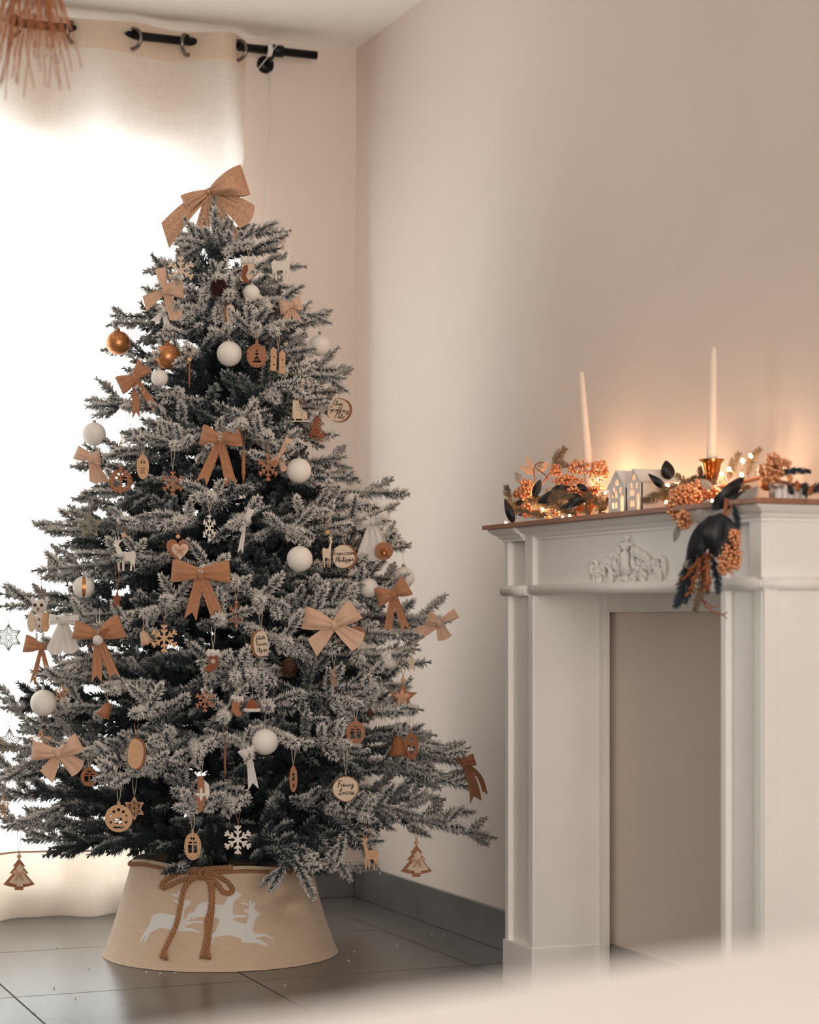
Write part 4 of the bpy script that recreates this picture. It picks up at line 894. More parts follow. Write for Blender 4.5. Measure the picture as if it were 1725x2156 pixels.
MB().plate([sc_(armpoly(15, [(.1, .12), (.5, .22), (1, 0)], 4), s)], 2 * s, y=-3.4 * s).obj('star_inlay', [M_WOODW, M_WOODW], e)
MB().plate([sc_([(6, 30), (16, 20), (18, 2), (12, -14), (8, 0)], s)], 3 * s, y=2 * s).obj('wing', [M_WOODW, M_WOODE], e)
# pinecones and dark pompom
def cone(label, px, py, w_, h_, **kw):
    e, s = ornament('pinecone', label, 'pinecone', px, py, top=h_ / 2, dbl=False, group='pinecones', **kw)
    MB().ball((0, 0, 0), w_ * .34 * s, 14, sz=h_ / w_).obj('core', M_CONE, e); m = MB(); nS = 74
    for i in range(nS):
        t = i / nS; z = (-.46 + .92 * t) * h_; r = w_ * .5 * math.sqrt(max(.05, 1 - (2 * t - 1) ** 2 * .85)) ; a = i * 2.39996
        ca, sa = math.cos(a), math.sin(a); tx, ty = -sa, ca; r0 = r * .45; ww = w_ * .13
        m.add([((r0 * ca - tx * ww * .4) * s, (r0 * sa - ty * ww * .4) * s, (z + 1) * s), ((r0 * ca + tx * ww * .4) * s, (r0 * sa + ty * ww * .4) * s, (z + 1) * s), ((r * ca + tx * ww) * s, (r * sa + ty * ww) * s, (z - 2.5) * s), ((r * 1.06 * ca) * s, (r * 1.06 * sa) * s, (z - 3.6) * s), ((r * ca - tx * ww) * s, (r * sa - ty * ww) * s, (z - 2.5) * s), ((r * .8 * ca) * s, (r * .8 * sa) * s, (z - 5) * s)], [(0, 1, 2, 3, 4), (4, 3, 5), (3, 2, 5)], 0)
    m.obj('scales', [M_CONE], e)['kind'] = 'stuff'
cone('brown pinecone at lower centre right beside a drooping frosted tip', 608, 1404, 38, 42, dd=-.04, string=28)
cone('small snowy pinecone tucked in the needles at the right, below the star', 780, 1500, 14, 16, dd=.0)
e, s = ornament('dark_pompom', 'dark maroon bristly pinecone ball near the tree top', 'pompom', 461, 606, top=18, string=0, dd=-.03)
m = MB(); rr = random.Random(3)
for i in range(420):
    z = rr.uniform(-1, 1); a = rr.uniform(0, 2 * PI); q = math.sqrt(1 - z * z); d = Vector((q * math.cos(a), q * math.sin(a), z)); o_ = d.orthogonal().normalized() * 1.4 * s; o2 = d.cross(o_); t_ = d * rr.uniform(16, 21) * s; b0 = d * 9 * s
    m.add([b0 + o_, b0 - o_ * .5 + o2 * .8, b0 - o_ * .5 - o2 * .8, t_ + o_ * .5, t_ - o_ * .4 + o2 * .4, t_ - o_ * .4 - o2 * .4], [(0, 1, 4, 3), (1, 2, 5, 4), (2, 0, 3, 5), (3, 4, 5)])
m.ball((0, 0, 0), 13 * s, 12); m.obj('bristles', M_RED, e)
# pompom charm on burlap bow
e, s = ornament('pompom_charm', 'white pompom with crossed wooden sticks before the lower left burlap bow', 'pompom', 206, 1348, top=12, string=56, dd=-.10, carry=False)
m = MB(); rr = random.Random(9)
for i in range(70): v = Vector((rr.gauss(0, 1), rr.gauss(0, 1), rr.gauss(0, 1))).normalized() * 7 * s; m.ball(v, 4.2 * s, 6)
m.obj('pompom', M_FUR, e)
m = MB(); m.tube([(-20 * s, 2 * s, -16 * s), (24 * s, 1 * s, 22 * s)], 2 * s, 6); m.tube([(0, 0, 10 * s), (22 * s, -1 * s, 26 * s)], 1.6 * s, 6); m.obj('stick', M_WOODE, e)
# owl
e, s = ornament('felt_owl', 'white fluffy owl ornament with wooden wings at the left edge', 'owl', 84, 1296, top=34, string=60, smat=M_JUTES, dd=-.03)
def fluff(prims, name, n, seed, sz=3.2):
    m = MB(); rr = random.Random(seed)
    for (c, rx, rz) in prims:
        for i in range(n):
            v = Vector((rr.gauss(0, 1), rr.gauss(0, 1), rr.gauss(0, 1))).normalized(); m.ball(((c[0] + v.x * rx * .85) * s, (c[1] + v.y * rx * .7) * s, (c[2] + v.z * rz * .85) * s), sz * s, 6)
        m.lathe([(max(.0001, rx * .9 * s * math.sin(PI * i / 10)), -rz * .92 * s * math.cos(PI * i / 10)) for i in range(11)], (c[0] * s, c[1] * s, c[2] * s), 16)
    return m.obj(name, M_FUR, e)
fluff([((2, 0, -14), 19, 24)], 'body', 90, 1); fluff([((0, -2, 20), 17, 15)], 'head', 80, 2)
m = MB(); 
for sg in (-1, 1): m.ball((sg * 15 * s, 0, 34 * s), 4.5 * s, 8, sz=1.5)
m.obj('ear_tufts', M_FUR, e)
for sg in (-1, 1):
    MB().lathe([(.001, 0), (3.9 * s, 0), (3.9 * s, 1.5 * s), (.001, 2 * s)], (sg * 7 * s, -19 * s, 22 * s), 16, axis='y').obj('eye_ring', M_WOODD, e)
    MB().ball((sg * 7 * s, -19.5 * s, 22 * s), 2.6 * s, 10).obj('eye', M_INK, e)
    MB().plate([sc_([(sg * 12 + 9 * math.cos(a) * 1.0 + sg * 3, -14 + 21 * math.sin(a)) for a in [2 * PI * i / 20 for i in range(20)]], s)], 3 * s, y=-15 * s, me=1).obj('wing', [M_CREAMW if sg < 0 else M_WOOD, M_WOODE], e)
MB().lathe([(.001, -6 * s), (3 * s, 0), (.001, 2 * s)], (0, -20 * s, 15 * s), 8).obj('beak', M_LEATHER, e)
m = MB()
for k_ in range(2): m.plate([sc_([(x + 2, z - 8 - 14 * k_) for x, z in starp(5, 4, 2)], s)], 1 * s, y=-20 * s)
m.obj('star_motif', M_WOODE, e)
m = MB(); m.tube([(-6 * s, -4 * s, -36 * s), (-6 * s, -6 * s, -52 * s)], 2.5 * s, 8); m.tube([(8 * s, -4 * s, -36 * s), (8 * s, -6 * s, -52 * s)], 2.5 * s, 8); m.obj('leg', M_FUR, e)

# branches that carry ornaments
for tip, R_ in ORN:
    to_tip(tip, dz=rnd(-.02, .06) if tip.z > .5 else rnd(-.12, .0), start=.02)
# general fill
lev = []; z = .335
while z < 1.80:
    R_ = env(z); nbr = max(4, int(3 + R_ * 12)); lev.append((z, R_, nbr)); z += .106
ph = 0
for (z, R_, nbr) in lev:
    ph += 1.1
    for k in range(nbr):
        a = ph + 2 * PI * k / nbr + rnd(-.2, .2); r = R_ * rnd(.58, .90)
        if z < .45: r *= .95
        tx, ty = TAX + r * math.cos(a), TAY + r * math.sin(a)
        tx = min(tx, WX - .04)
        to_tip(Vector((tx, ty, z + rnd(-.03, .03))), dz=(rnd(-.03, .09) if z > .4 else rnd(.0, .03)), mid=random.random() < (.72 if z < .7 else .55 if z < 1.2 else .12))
for k in range(16):
    a = 2 * PI * k / 16 + rnd(-.1, .1); r = rnd(.30, .44); to_tip(Vector((TAX + r * math.cos(a), TAY + r * math.sin(a), rnd(.285, .32))), dz=rnd(0, .03), start=.1, mid=True)
# dark inner branches
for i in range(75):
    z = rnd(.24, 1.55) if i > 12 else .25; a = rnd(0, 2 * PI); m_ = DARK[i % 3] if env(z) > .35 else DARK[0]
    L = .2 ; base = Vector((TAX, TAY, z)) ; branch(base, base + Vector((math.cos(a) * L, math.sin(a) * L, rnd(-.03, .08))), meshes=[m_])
print('branches', NB[0])

# ================================================================== tree collar
ck = empty('tree_collar', (TAX, TAY, 0)); tag(ck, 'beige linen tree collar with white leaping reindeer print and jute rope', 'tree collar')
SR0, SR1, SH = .300, .226, .243
def srad(a, z):
    t = z / SH; r = SR0 + (SR1 - SR0) * (t ** .8)
    # creases pushed in on the camera-right side
    da = lambda c0: math.atan2(math.sin(a - c0), math.cos(a - c0))
    ac = math.atan2(-S * 0 - TAY, -TAX)  # towards the camera
    r += .018 * math.exp(-(da(ac + .72) / .28) ** 2) * math.exp(-((t - .80) / .14) ** 2)
    r -= .028 * math.exp(-(da(ac + .78) / .26) ** 2) * math.exp(-((t - .55) / .13) ** 2)
    r -= .016 * math.exp(-(da(ac + 1.35) / .2) ** 2) * math.exp(-((t - .62) / .2) ** 2)
    r -= .006 * math.exp(-(da(ac - 1.0) / .12) ** 2) * math.exp(-((t - .8) / .3) ** 2)
    r += .0022 * math.sin(7 * a + 3 * t) * t
    return r
def szt(a): return .006 * math.sin(2 * a + .5) - .004 * math.sin(5 * a)
m = MB(); na, nz = 160, 40
for lay, (off) in enumerate((0, -.0025)):
    vs = [((srad(2 * PI * i / na, SH * j / nz) + off) * math.cos(2 * PI * i / na), (srad(2 * PI * i / na, SH * j / nz) + off) * math.sin(2 * PI * i / na), .001 + SH * j / nz + szt(2 * PI * i / na) * (j / nz) ** 2) for j in range(nz + 1) for i in range(na)]
    m.add(vs, [(j * na + i, j * na + (i + 1) % na, (j + 1) * na + (i + 1) % na, (j + 1) * na + i) for j in range(nz) for i in range(na)], 0, True)
o = m.obj('cloth', M_SKIRT, ck, fixn=False)
def rope(pts, r, tw=90, m=None, n=6, strands=3):
    m = m or MB(); P = [Vector(p) for p in pts]
    dense = [];  # catmull-rom
    for i in range(len(P) - 1):
        a, b, c, d = P[max(i - 1, 0)], P[i], P[i + 1], P[min(i + 2, len(P) - 1)]
        for k in range(10):
            t = k / 10; dense.append(.5 * ((2 * b) + (c - a) * t + (2 * a - 5 * b + 4 * c - d) * t * t + (3 * b - a - 3 * c + d) * t ** 3))
    dense.append(P[-1]); L = 0; up = None; fr = []
    for i, p in enumerate(dense):
        t = (dense[min(i + 1, len(dense) - 1)] - dense[max(i - 1, 0)]).normalized()
        if i: L += (p - dense[i - 1]).length
        if up is None: up = t.orthogonal()
        a = t.cross(up).normalized(); b = a.cross(t); up = b; fr.append((p, a, b, L))
    for s_ in range(strands):
        q = [];
        for (p, a, b, l) in fr:
            th = 2 * PI * s_ / strands + l * tw * 2; q.append(p + (a * math.cos(th) + b * math.sin(th)) * r * .58)
        m.tube(q, r * .47, n)
    return m
rim = []
for i in range(61):
    a = 2 * PI * i / 60; r = srad(a, SH * .955) + .004; rim.append((r * math.cos(a), r * math.sin(a), SH * .955 + szt(a)))
rope(rim, .0050, tw=95).obj('rim_rope', M_JUTE, ck)
def on_collar(px, py, off=.0015):
    d = Vector(ray(px, py)); lo, hi = 4.3, 5.15
    def g(D):
        p = Vector((0, 0, CH)) + d * D; q = Vector((p.x - TAX, p.y - TAY)); zz = min(max(p.z, 0), SH); return q.length - srad(math.atan2(q.y, q.x), zz) - off
    # march
    D = lo
    while D < hi and g(D) > 0: D += .01
    a, b = D - .01, D
    for _ in range(20):
        c = (a + b) / 2
        if g(c) > 0: a = c
        else: b = c
    p = Vector((0, 0, CH)) + d * a; return Vector((p.x - TAX, p.y - TAY, p.z))
def CR(x, y): return (260 + x / 4.79, 1780 + y / 4.79)
rp = lambda L_: [on_collar(*CR(x, y), off=.010) for x, y in L_]
rope(rp([(790, 300), (640, 330), (480, 400), (395, 430), (400, 375), (520, 300), (660, 255), (790, 280)]), .0062).obj('rope_loop', M_JUTE, ck)
rope(rp([(800, 290), (930, 370), (1010, 470), (1085, 480), (1100, 430), (1040, 360), (940, 300), (830, 260)]), .0062).obj('rope_loop', M_JUTE, ck)
rope(rp([(790, 290), (660, 370), (600, 480), (570, 640), (530, 810), (460, 960), (400, 1090), (385, 1140)]), .0066).obj('rope_tail', M_JUTE, ck)
rope(rp([(800, 290), (870, 370), (890, 500), (880, 640), (850, 760), (845, 900), (820, 1040), (800, 1130)]), .0068).obj('rope_tail', M_JUTE, ck)
rope(rp([(800, 290), (900, 400), (900, 500), (900, 640), (880, 800), (860, 960), (850, 1060), (870, 1135)]), .0055).obj('rope_tail', M_JUTE, ck)
rope([on_collar(*CR(x, y), off=.018) for x, y in [(760, 330), (780, 250), (840, 240), (820, 320), (770, 330)]], .0060).obj('rope_knot', M_JUTE, ck)
rope(rp([(560, 200), (660, 240), (760, 255), (850, 235), (980, 225), (1100, 215)]), .0062).obj('rope_wrap', M_JUTE, ck)
m = MB(); rr = random.Random(4)
for (cx_, cy_) in ((430, 1100), (800, 1090), (860, 1090)):
    for i in range(16):
        x0 = cx_ + rr.uniform(-35, 25); m.tube([on_collar(*CR(cx_, cy_ - 60), off=.010), on_collar(*CR((x0 + cx_) / 2, cy_ - 10), off=.012), on_collar(*CR(x0, cy_ + rr.uniform(40, 65)), off=.008)], .0011, 4)
m.obj('frayed_ends', M_JUTE, ck)
R1 = [(160, 985), (200, 900), (225, 850), (262, 800), (285, 715), (320, 690), (390, 680), (450, 695), (520, 705), (575, 650), (588, 600), (545, 588), (512, 560), (514, 545), (555, 555), (556, 528), (520, 510), (478, 500), (478, 488), (520, 490), (545, 498), (552, 460), (565, 455), (575, 475), (585, 560), (610, 548), (650, 548), (682, 575), (672, 600), (640, 620), (615, 660), (612, 740), (640, 770), (720, 760), (795, 765), (795, 780), (700, 785), (620, 818), (640, 830), (700, 840), (768, 875), (758, 885), (680, 865), (570, 870), (480, 850), (375, 830), (290, 870), (262, 890), (245, 940), (208, 985), (200, 980), (228, 900), (180, 975)]
R2 = [(605, 775), (640, 710), (670, 680), (715, 675), (720, 655), (750, 600), (765, 590), (850, 565), (930, 590), (1000, 605), (1040, 560), (1055, 500), (1085, 468), (1100, 455), (1085, 405), (1040, 400), (990, 395), (1050, 385), (1082, 392), (1086, 362), (1098, 368), (1112, 400), (1138, 385), (1122, 430), (1125, 460), (1150, 465), (1190, 495), (1170, 525), (1130, 550), (1105, 600), (1100, 680), (1120, 700), (1250, 705), (1255, 722), (1160, 728), (1095, 745), (960, 735), (850, 720), (740, 722), (690, 762), (705, 715), (650, 765)]
R3 = [(885, 905), (930, 865), (945, 820), (965, 780), (970, 725), (1090, 742), (1150, 770), (1235, 795), (1265, 720), (1260, 690), (1222, 660), (1225, 635), (1262, 650), (1270, 615), (1240, 600), (1188, 592), (1190, 577), (1250, 585), (1275, 610), (1268, 555), (1284, 550), (1296, 590), (1322, 572), (1332, 590), (1315, 640), (1385, 690), (1340, 730), (1315, 800), (1305, 860), (1335, 890), (1430, 890), (1515, 935), (1505, 945), (1430, 915), (1320, 935), (1400, 960), (1455, 1005), (1440, 1018), (1350, 985), (1200, 980), (1185, 935), (1060, 905), (980, 915), (925, 925), (890, 1000), (882, 990), (905, 930), (885, 925)]
for lp in (R1, R2, R3):
    tri = [[lp[i] for i in t] for t in tessellate_polygon([[Vector((x, y, 0)) for x, y in lp]])]
    out = []; st = list(tri)
    while st:
        t = st.pop(); ed = [math.dist(t[i], t[(i + 1) % 3]) for i in range(3)]; k = ed.index(max(ed))
        if ed[k] > 34:
            a, b, c = t[k], t[(k + 1) % 3], t[(k + 2) % 3]; mid = ((a[0] + b[0]) / 2, (a[1] + b[1]) / 2); st += [[a, mid, c], [mid, b, c]]
        else: out.append(t)
    idx = {}; vs = []; fs = []
    for t in out:
        f = []
        for q in t:
            k = (round(q[0], 2), round(q[1], 2))
            if k not in idx: idx[k] = len(vs); vs.append(on_collar(*CR(*q), off=.0012))
            f.append(idx[k])
        fs.append(tuple(f))
    MB().add(vs, fs, 0, True).obj('reindeer_print', M_PRINT, ck, fixn=False)

# ================================================================== mantel decorations
GX = 2.075
gar = empty('christmas_garland', (GX, 3.8, SZ1)); tag(gar, 'gold berry and dark fir garland lying along the mantel and hanging over its edge', 'garland')
GI = Matrix.Translation((-GX, -3.8, -SZ1))
def gp(mb, name, mm, fix=True, label=None):
    o = mb.obj(name, mm, fixn=fix); o.parent = gar; o.matrix_parent_inverse = GI
    if label: o['label'] = label
    return o
def pt(px, py, X): return onX(px, py, X)
def leaf(c, ang, L_, W_, X, mm, name='leaf', curl=.25, twist=.3, seed=0):
    """blade from px point c along image angle; X = distance plane"""
    o = pt(c[0], c[1], X); D = o.x * S + o.y * C; s = D / F; m = MB(); n = 14
    Rv = Vector((C, -S, 0)); Uv = Vector((0, 0, 1)); Fv = Vector((S, C, 0)); ca, sa = math.cos(ang), math.sin(ang)
    dv_ = Rv * ca + Uv * sa; wv = -Rv * sa + Uv * ca; vs = []
    for i in range(n + 1):
        t = i / n; w_ = W_ / 2 * math.sin(PI * min(1, t ** .8)) ** .75 * s; bnd = Fv * (-curl * L_ * s * math.sin(t * PI) * .5 + twist * L_ * s * t * t * .3)
        for v in (-1, -.5, 0, .5, 1):
            vs.append(o + dv_ * (L_ * s * t) + wv * (w_ * v) + bnd + Fv * (abs(v) * w_ * .45) + Fv * (.08 * L_ * s * math.sin(6 * t + seed) * v))
    m.add(vs, [(i * 5 + j, i * 5 + j + 1, (i + 1) * 5 + j + 1, (i + 1) * 5 + j) for i in range(n) for j in range(4)], 0, True)
    m.tube([vs[i * 5 + 2] - Fv * .0004 for i in range(n + 1)], [.0011 * (1 - .7 * i / n) for i in range(n + 1)], 5)
    return gp(m, name, mm, False)
def fir(c, ang, L_, X, mm=M_FIR, nl=16, dens=1.0, droop=0):
    o = pt(c[0], c[1], X); D = o.x * S + o.y * C; s = D / F; m = MB(); rr = random.Random(int(c[0] * 7 + c[1]))
    Rv = Vector((C, -S, 0)); Uv = Vector((0, 0, 1)); Fv = Vector((S, C, 0)); ca, sa = math.cos(ang), math.sin(ang); dv_ = Rv * ca + Uv * sa; wv = -Rv * sa + Uv * ca
    pts = [o + dv_ * (L_ * s * i / 10) + wv * (.06 * L_ * s * math.sin(i / 10 * PI)) - Uv * (droop * L_ * s * (i / 10) ** 2) for i in range(11)]
    m.tube(pts, [.0022 * (1 - .6 * i / 10) for i in range(11)], 5)
    N = int(L_ * 2.4 * dens)
    for i in range(N):
        t = (i + rr.random()) / N; k = min(9, int(t * 10)); p = pts[k] + (pts[k + 1] - pts[k]) * (t * 10 - k)
        th = rr.uniform(0, 2 * PI); sd = (wv * math.cos(th) + Fv * math.sin(th) * .6); l = nl * s * (1 - .55 * t ** 3) * rr.uniform(.8, 1.15) * (.6 + .4 * min(1, t * 5))
        d = (dv_ * .75 + sd).normalized(); q = d.cross(Fv).normalized() * .0007
        m.add([p + q, p - q, p + d * l * .6 + q * .9 + sd * .0, p + d * l * .6 - q * .9, p + d * l + dv_ * l * .15, p + Fv * .0008], [(0, 1, 3, 2), (2, 3, 4), (0, 2, 5), (1, 5, 3)])
    return gp(m, 'fir_sprig', mm)
def berries(c, rx, rz, n, X, r=4.4, dep=None, seed=1, stems=True):
    o = pt(c[0], c[1], X); D = o.x * S + o.y * C; s = D / F; m = MB(); t = MB(); rr = random.Random(seed); Rv = Vector((C, -S, 0)); Fv = Vector((S, C, 0)); Uv = Vector((0, 0, 1)); dep = dep or min(rx, rz)
    pl = []; tries = 0
    while len(pl) < n and tries < n * 30:
        tries += 1
        v = Vector((rr.gauss(0, 1), rr.gauss(0, 1), rr.gauss(0, 1))).normalized() * rr.uniform(.55, 1.0)
        p = o + Rv * (v.x * rx * s) + Fv * (v.y * dep * s) + Uv * (v.z * rz * s)
        if all((p - q).length > 1.55 * r * s for q in pl): pl.append(p)
    for p in pl: m.ball(p, r * s * rr.uniform(.85, 1.1), 12)
    for p in pl[::2]: t.tube([o, (o + p) / 2 + Fv * .002, p], .0007, 4)
    gp(m, 'berry_cluster', M_BERRY, False)['kind'] = 'stuff'; gp(t, 'berry_stems', M_TWIG, False)
dg = math.radians
# stem backbone
for pts in ([(1075, 1085), (1130, 1060), (1190, 1045), (1260, 1035)], [(1390, 1050), (1450, 1040), (1520, 1030), (1600, 1010), (1700, 1030)]):
    m = MB(); m.tube([pt(x, y - 4, 2.06) for x, y in pts], .004, 6); gp(m, 'stem', M_TWIG)
# left clump (far end)
berries((1108, 1030), 21, 24, 60, 2.03, 4.0, seed=2); berries((1110, 1073), 14, 16, 26, 2.02, 4.0, seed=3); berries((1170, 992), 12, 16, 22, 2.06, 3.8, seed=4); berries((1195, 1012), 34, 13, 44, 2.04, 3.8, seed=5)
berries((1222, 983), 26, 16, 40, 2.06, 3.8, seed=6); berries((1262, 1000), 22, 34, 70, 2.10, 3.8, seed=7); berries((1210, 1035), 18, 12, 24, 2.02, 3.8, seed=8); berries((1170, 1078), 10, 9, 12, 2.02, 3.4, seed=9); berries((1240, 1035), 20, 16, 30, 2.06, 3.6, seed=19)
m = MB(); m.ball(pt(1088, 1040, 2.02), .0095, 16); gp(m, 'gold_bauble', M_BALLG)
fir((1165, 990), dg(62), 52, 2.08, nl=19); fir((1200, 985), dg(150), 30, 2.08, nl=14); fir((1088, 1082), dg(110), 62, 2.02, nl=16); fir((1155, 1085), dg(168), 70, 2.00, nl=15, mm=M_FIR)
fir((1110, 1050), dg(-20), 66, 2.01, nl=18); fir((1215, 1082), dg(150), 66, 2.01, nl=18); fir((1210, 1045), dg(170), 46, 2.0, nl=18); fir((1240, 1088), dg(95), 50, 2.02, nl=16); fir((1278, 1070), dg(140), 50, 2.03, nl=16); fir((1262, 1085), dg(60), 40, 2.04, nl=14)
fir((1130, 1090), dg(35), 50, 2.05, nl=16); fir((1180, 1088), dg(60), 40, 2.08, nl=16)
for a in ((1122, 1000, 108, 42, 16), (1133, 995, 45, 32, 15), (1124, 998, 152, 36, 13)): leaf((a[0], a[1]), dg(a[2]), a[3], a[4], 2.05, M_LEAFP, 'peach_leaf')
leaf((1098, 1016), dg(120), 26, 16, 2.06, M_LEAFG, 'grey_leaf')
for a in ((1082, 1102, 110, 56, 18, 1.975), (1124, 1046, 68, 40, 18, 1.99), (1132, 1058, 22, 92, 26, 1.985), (1192, 1046, -10, 44, 22, 1.99), (1160, 1040, 25, 40, 22, 2.0), (1235, 1050, -160, 60, 16, 1.985), (1215, 1020, -30, 30, 14, 2.0)):
    leaf((a[0], a[1]), dg(a[2]), a[3], a[4], a[5], M_LEAFD, 'dark_leaf')
m = MB(); m.tube([pt(1128, 1015, 2.04), pt(1124, 990, 2.04), pt(1128, 978, 2.04), pt(1142, 972, 2.03)], .0016, 6); m.tube([pt(1128, 985, 2.04), pt(1148, 1000, 2.04), pt(1155, 1010, 2.04)], .0014, 6)
for i in range(8): m.tube([pt(1134, 982, 2.04), pt(1134 + rnd(-2, 14), 978 + rnd(-8, 8), 2.02)], .0006, 4)
m.tube([pt(1142, 1020, 2.04), pt(1155, 1000, 2.04), pt(1170, 985, 2.05)], .002, 6); gp(m, 'twig', M_TWIG)
rr = random.Random(31)
for i in range(16): fir((rr.uniform(1085, 1265), 1088 - rr.uniform(0, 30)), dg(rr.uniform(0, 180)), rr.uniform(30, 50), rr.uniform(2.08, 2.14), nl=rr.uniform(14, 20))
for i in range(18):
    x_ = rr.uniform(1395, 1600); fir((x_, 1062 - (x_ - 1395) * .12 - rr.uniform(0, 18)), dg(rr.uniform(-10, 190)), rr.uniform(30, 44), rr.uniform(2.06, 2.13), nl=rr.uniform(12, 17))
for i in range(9): leaf((rr.uniform(1100, 1260), rr.uniform(1040, 1080)), dg(rr.uniform(0, 360)), rr.uniform(26, 40), rr.uniform(10, 16), 2.04, M_TWIG if i % 3 else M_LEAFD, 'dried_leaf', seed=i)
# middle and right part
berries((1442, 1060), 38, 40, 250, 1.975, 4.5, seed=11, dep=24); berries((1440, 1095), 18, 22, 40, 1.93, 4.4, seed=12); berries((1470, 1030), 40, 20, 70, 2.02, 4.2, seed=13); berries((1405, 1045), 12, 14, 20, 2.0, 4.2, seed=14); berries((1500, 1038), 26, 14, 36, 2.03, 4.2, seed=20)
fir((1425, 1020), dg(205), 78, 1.985, nl=20, dens=1.2); fir((1452, 1022), dg(140), 36, 2.04, nl=14); fir((1480, 1010), dg(100), 26, 2.10, nl=12); fir((1440, 1015), dg(10), 40, 2.06, nl=14)
fir((1535, 1010), dg(68), 60, 2.09, nl=16); fir((1572, 1000), dg(62), 62, 2.10, nl=17); fir((1600, 1010), dg(30), 50, 2.10, nl=14); fir((1632, 1000), dg(5), 74, 2.06, nl=13, mm=M_TEAL, dens=1.6)
leaf((1410, 1010), dg(100), 42, 30, 2.05, M_LEAFD, 'dark_leaf', seed=1); leaf((1402, 1030), dg(138), 50, 17, 2.02, M_LEAFD, 'dark_leaf')
leaf((1500, 1075), dg(47), 100, 34, 1.93, M_LEAFD, 'dark_leaf', seed=2); leaf((1520, 1070), dg(30), 80, 26, 1.94, M_LEAFD, 'dark_leaf', seed=4); leaf((1545, 1085), dg(50), 80, 34, 1.95, M_LEAFG, 'grey_leaf', seed=3); leaf((1480, 1055), dg(-40), 40, 22, 1.96, M_LEAFG, 'grey_leaf'); leaf((1500, 1030), dg(140), 34, 18, 1.99, M_LEAFG, 'grey_leaf')
leaf((1590, 1062), dg(-60), 26, 14, 1.925, M_LEAFG, 'grey_leaf'); leaf((1430, 1105), dg(-105), 38, 15, 1.93, M_LEAFG, 'grey_leaf'); leaf((1478, 1072), dg(-110), 30, 24, 1.935, M_LEAFG, 'grey_leaf')
fir((1545, 1062), dg(-82), 62, 1.925, nl=13, mm=M_TEAL)
berries((1630, 985), 19, 32, 50, 2.02, 5.0, seed=15); berries((1606, 990), 12, 12, 14, 2.03, 4.6, seed=16); berries((1655, 975), 12, 8, 10, 2.03, 4.4, seed=17); berries((1664, 1008), 7, 6, 5, 2.02, 4.4, seed=21)
m = MB(); m.ball(pt(1615, 1018, 2.03), .014, 16); gp(m, 'gold_bauble', M_BALLG)
for a in ((1655, 1035, 10, 50), (1690, 1040, 8, 55), (1640, 1040, -5, 60), (1700, 1032, 15, 50), (1620, 1045, 15, 40)): fir((a[0], a[1]), dg(a[2]), a[3], 2.05, nl=12, mm=M_TEAL if a[0] > 1680 else M_FIR)
for i in range(7): leaf((1648 + i * 11, 1036 + (i % 3) * 3), dg(150 - i * 18), 26, 12, 2.03, M_TWIG if i % 2 else M_LEAFD, 'dried_leaf', seed=i)
# hanging part
HX = 1.915
m = MB(); m.tube([pt(1530, 1050, 1.93), pt(1528, 1075, 1.925), pt(1512, 1110, HX), pt(1490, 1180, HX), pt(1475, 1250, HX)], .0035, 6); m.tube([pt(1545, 1060, 1.93), pt(1532, 1085, HX), pt(1528, 1095, HX)], .002, 6); gp(m, 'stem', M_TWIG)
leaf((1516, 1080), dg(-95), 94, 62, 1.895, M_LEAFD, 'dark_leaf', seed=5); leaf((1506, 1085), dg(-122), 112, 42, 1.905, M_LEAFD, 'dark_leaf', seed=1); leaf((1524, 1085), dg(-80), 84, 44, 1.90, M_LEAFD, 'dark_leaf', seed=9); leaf((1490, 1120), dg(-110), 60, 26, 1.90, M_LEAFD, 'dark_leaf')
leaf((1460, 1160), dg(-115), 40, 18, HX, M_LEAFG, 'grey_leaf')
berries((1536, 1165), 26, 44, 120, HX, 4.6, seed=18, dep=22); berries((1548, 1128), 12, 16, 22, HX, 4.5, seed=22); berries((1525, 1195), 14, 14, 22, HX, 4.4, seed=23)
fir((1448, 1180), dg(-105), 100, HX - .005, nl=20, mm=M_TEAL, dens=1.3); fir((1480, 1160), dg(-98), 125, HX, nl=18, mm=M_FIR, dens=1.2); fir((1462, 1150), dg(-100), 120, HX, nl=18, mm=M_TEAL); fir((1498, 1170), dg(-80), 80, HX, nl=16, mm=M_TEAL, dens=1.2); fir((1470, 1140), dg(-80), 110, HX, nl=16, mm=M_FIR)
m = MB(); rr = random.Random(8)
for (x, y, ang, L_) in ((1478, 1150, -95, 100), (1485, 1160, -85, 80), (1470, 1180, -100, 60)):
    p = (x, y); pts = [pt(x, y, HX - .012)]; a = dg(ang)
    for i in range(8): a += rr.uniform(-.35, .35); p = (p[0] + math.cos(a) * L_ / 8, p[1] - math.sin(a) * L_ / 8); pts.append(pt(p[0], p[1], HX - .012)); 
    m.tube(pts, .0028, 6)
    for q in pts[1:]:
        for sg in (-1, 1): m.tube([q, q + Vector((C, -S, 0)) * sg * rnd(.004, .010) + Vector((0, 0, rnd(-.01, .004)))], [.0026, .0020], 6)
m.tube([pt(1474, 1250, HX), pt(1485, 1275, HX), pt(1505, 1290, HX), pt(1522, 1294, HX), pt(1531, 1302, HX)], [.0024, .002, .0016, .0014, .001], 6)
m.tube([pt(1484, 1266, HX), pt(1500, 1278, HX), pt(1514, 1276, HX)], .0014, 6); m.tube([pt(1522, 1294, HX), pt(1532, 1289, HX)], .0011, 6)
gp(m, 'coral_twig', M_TWIG)

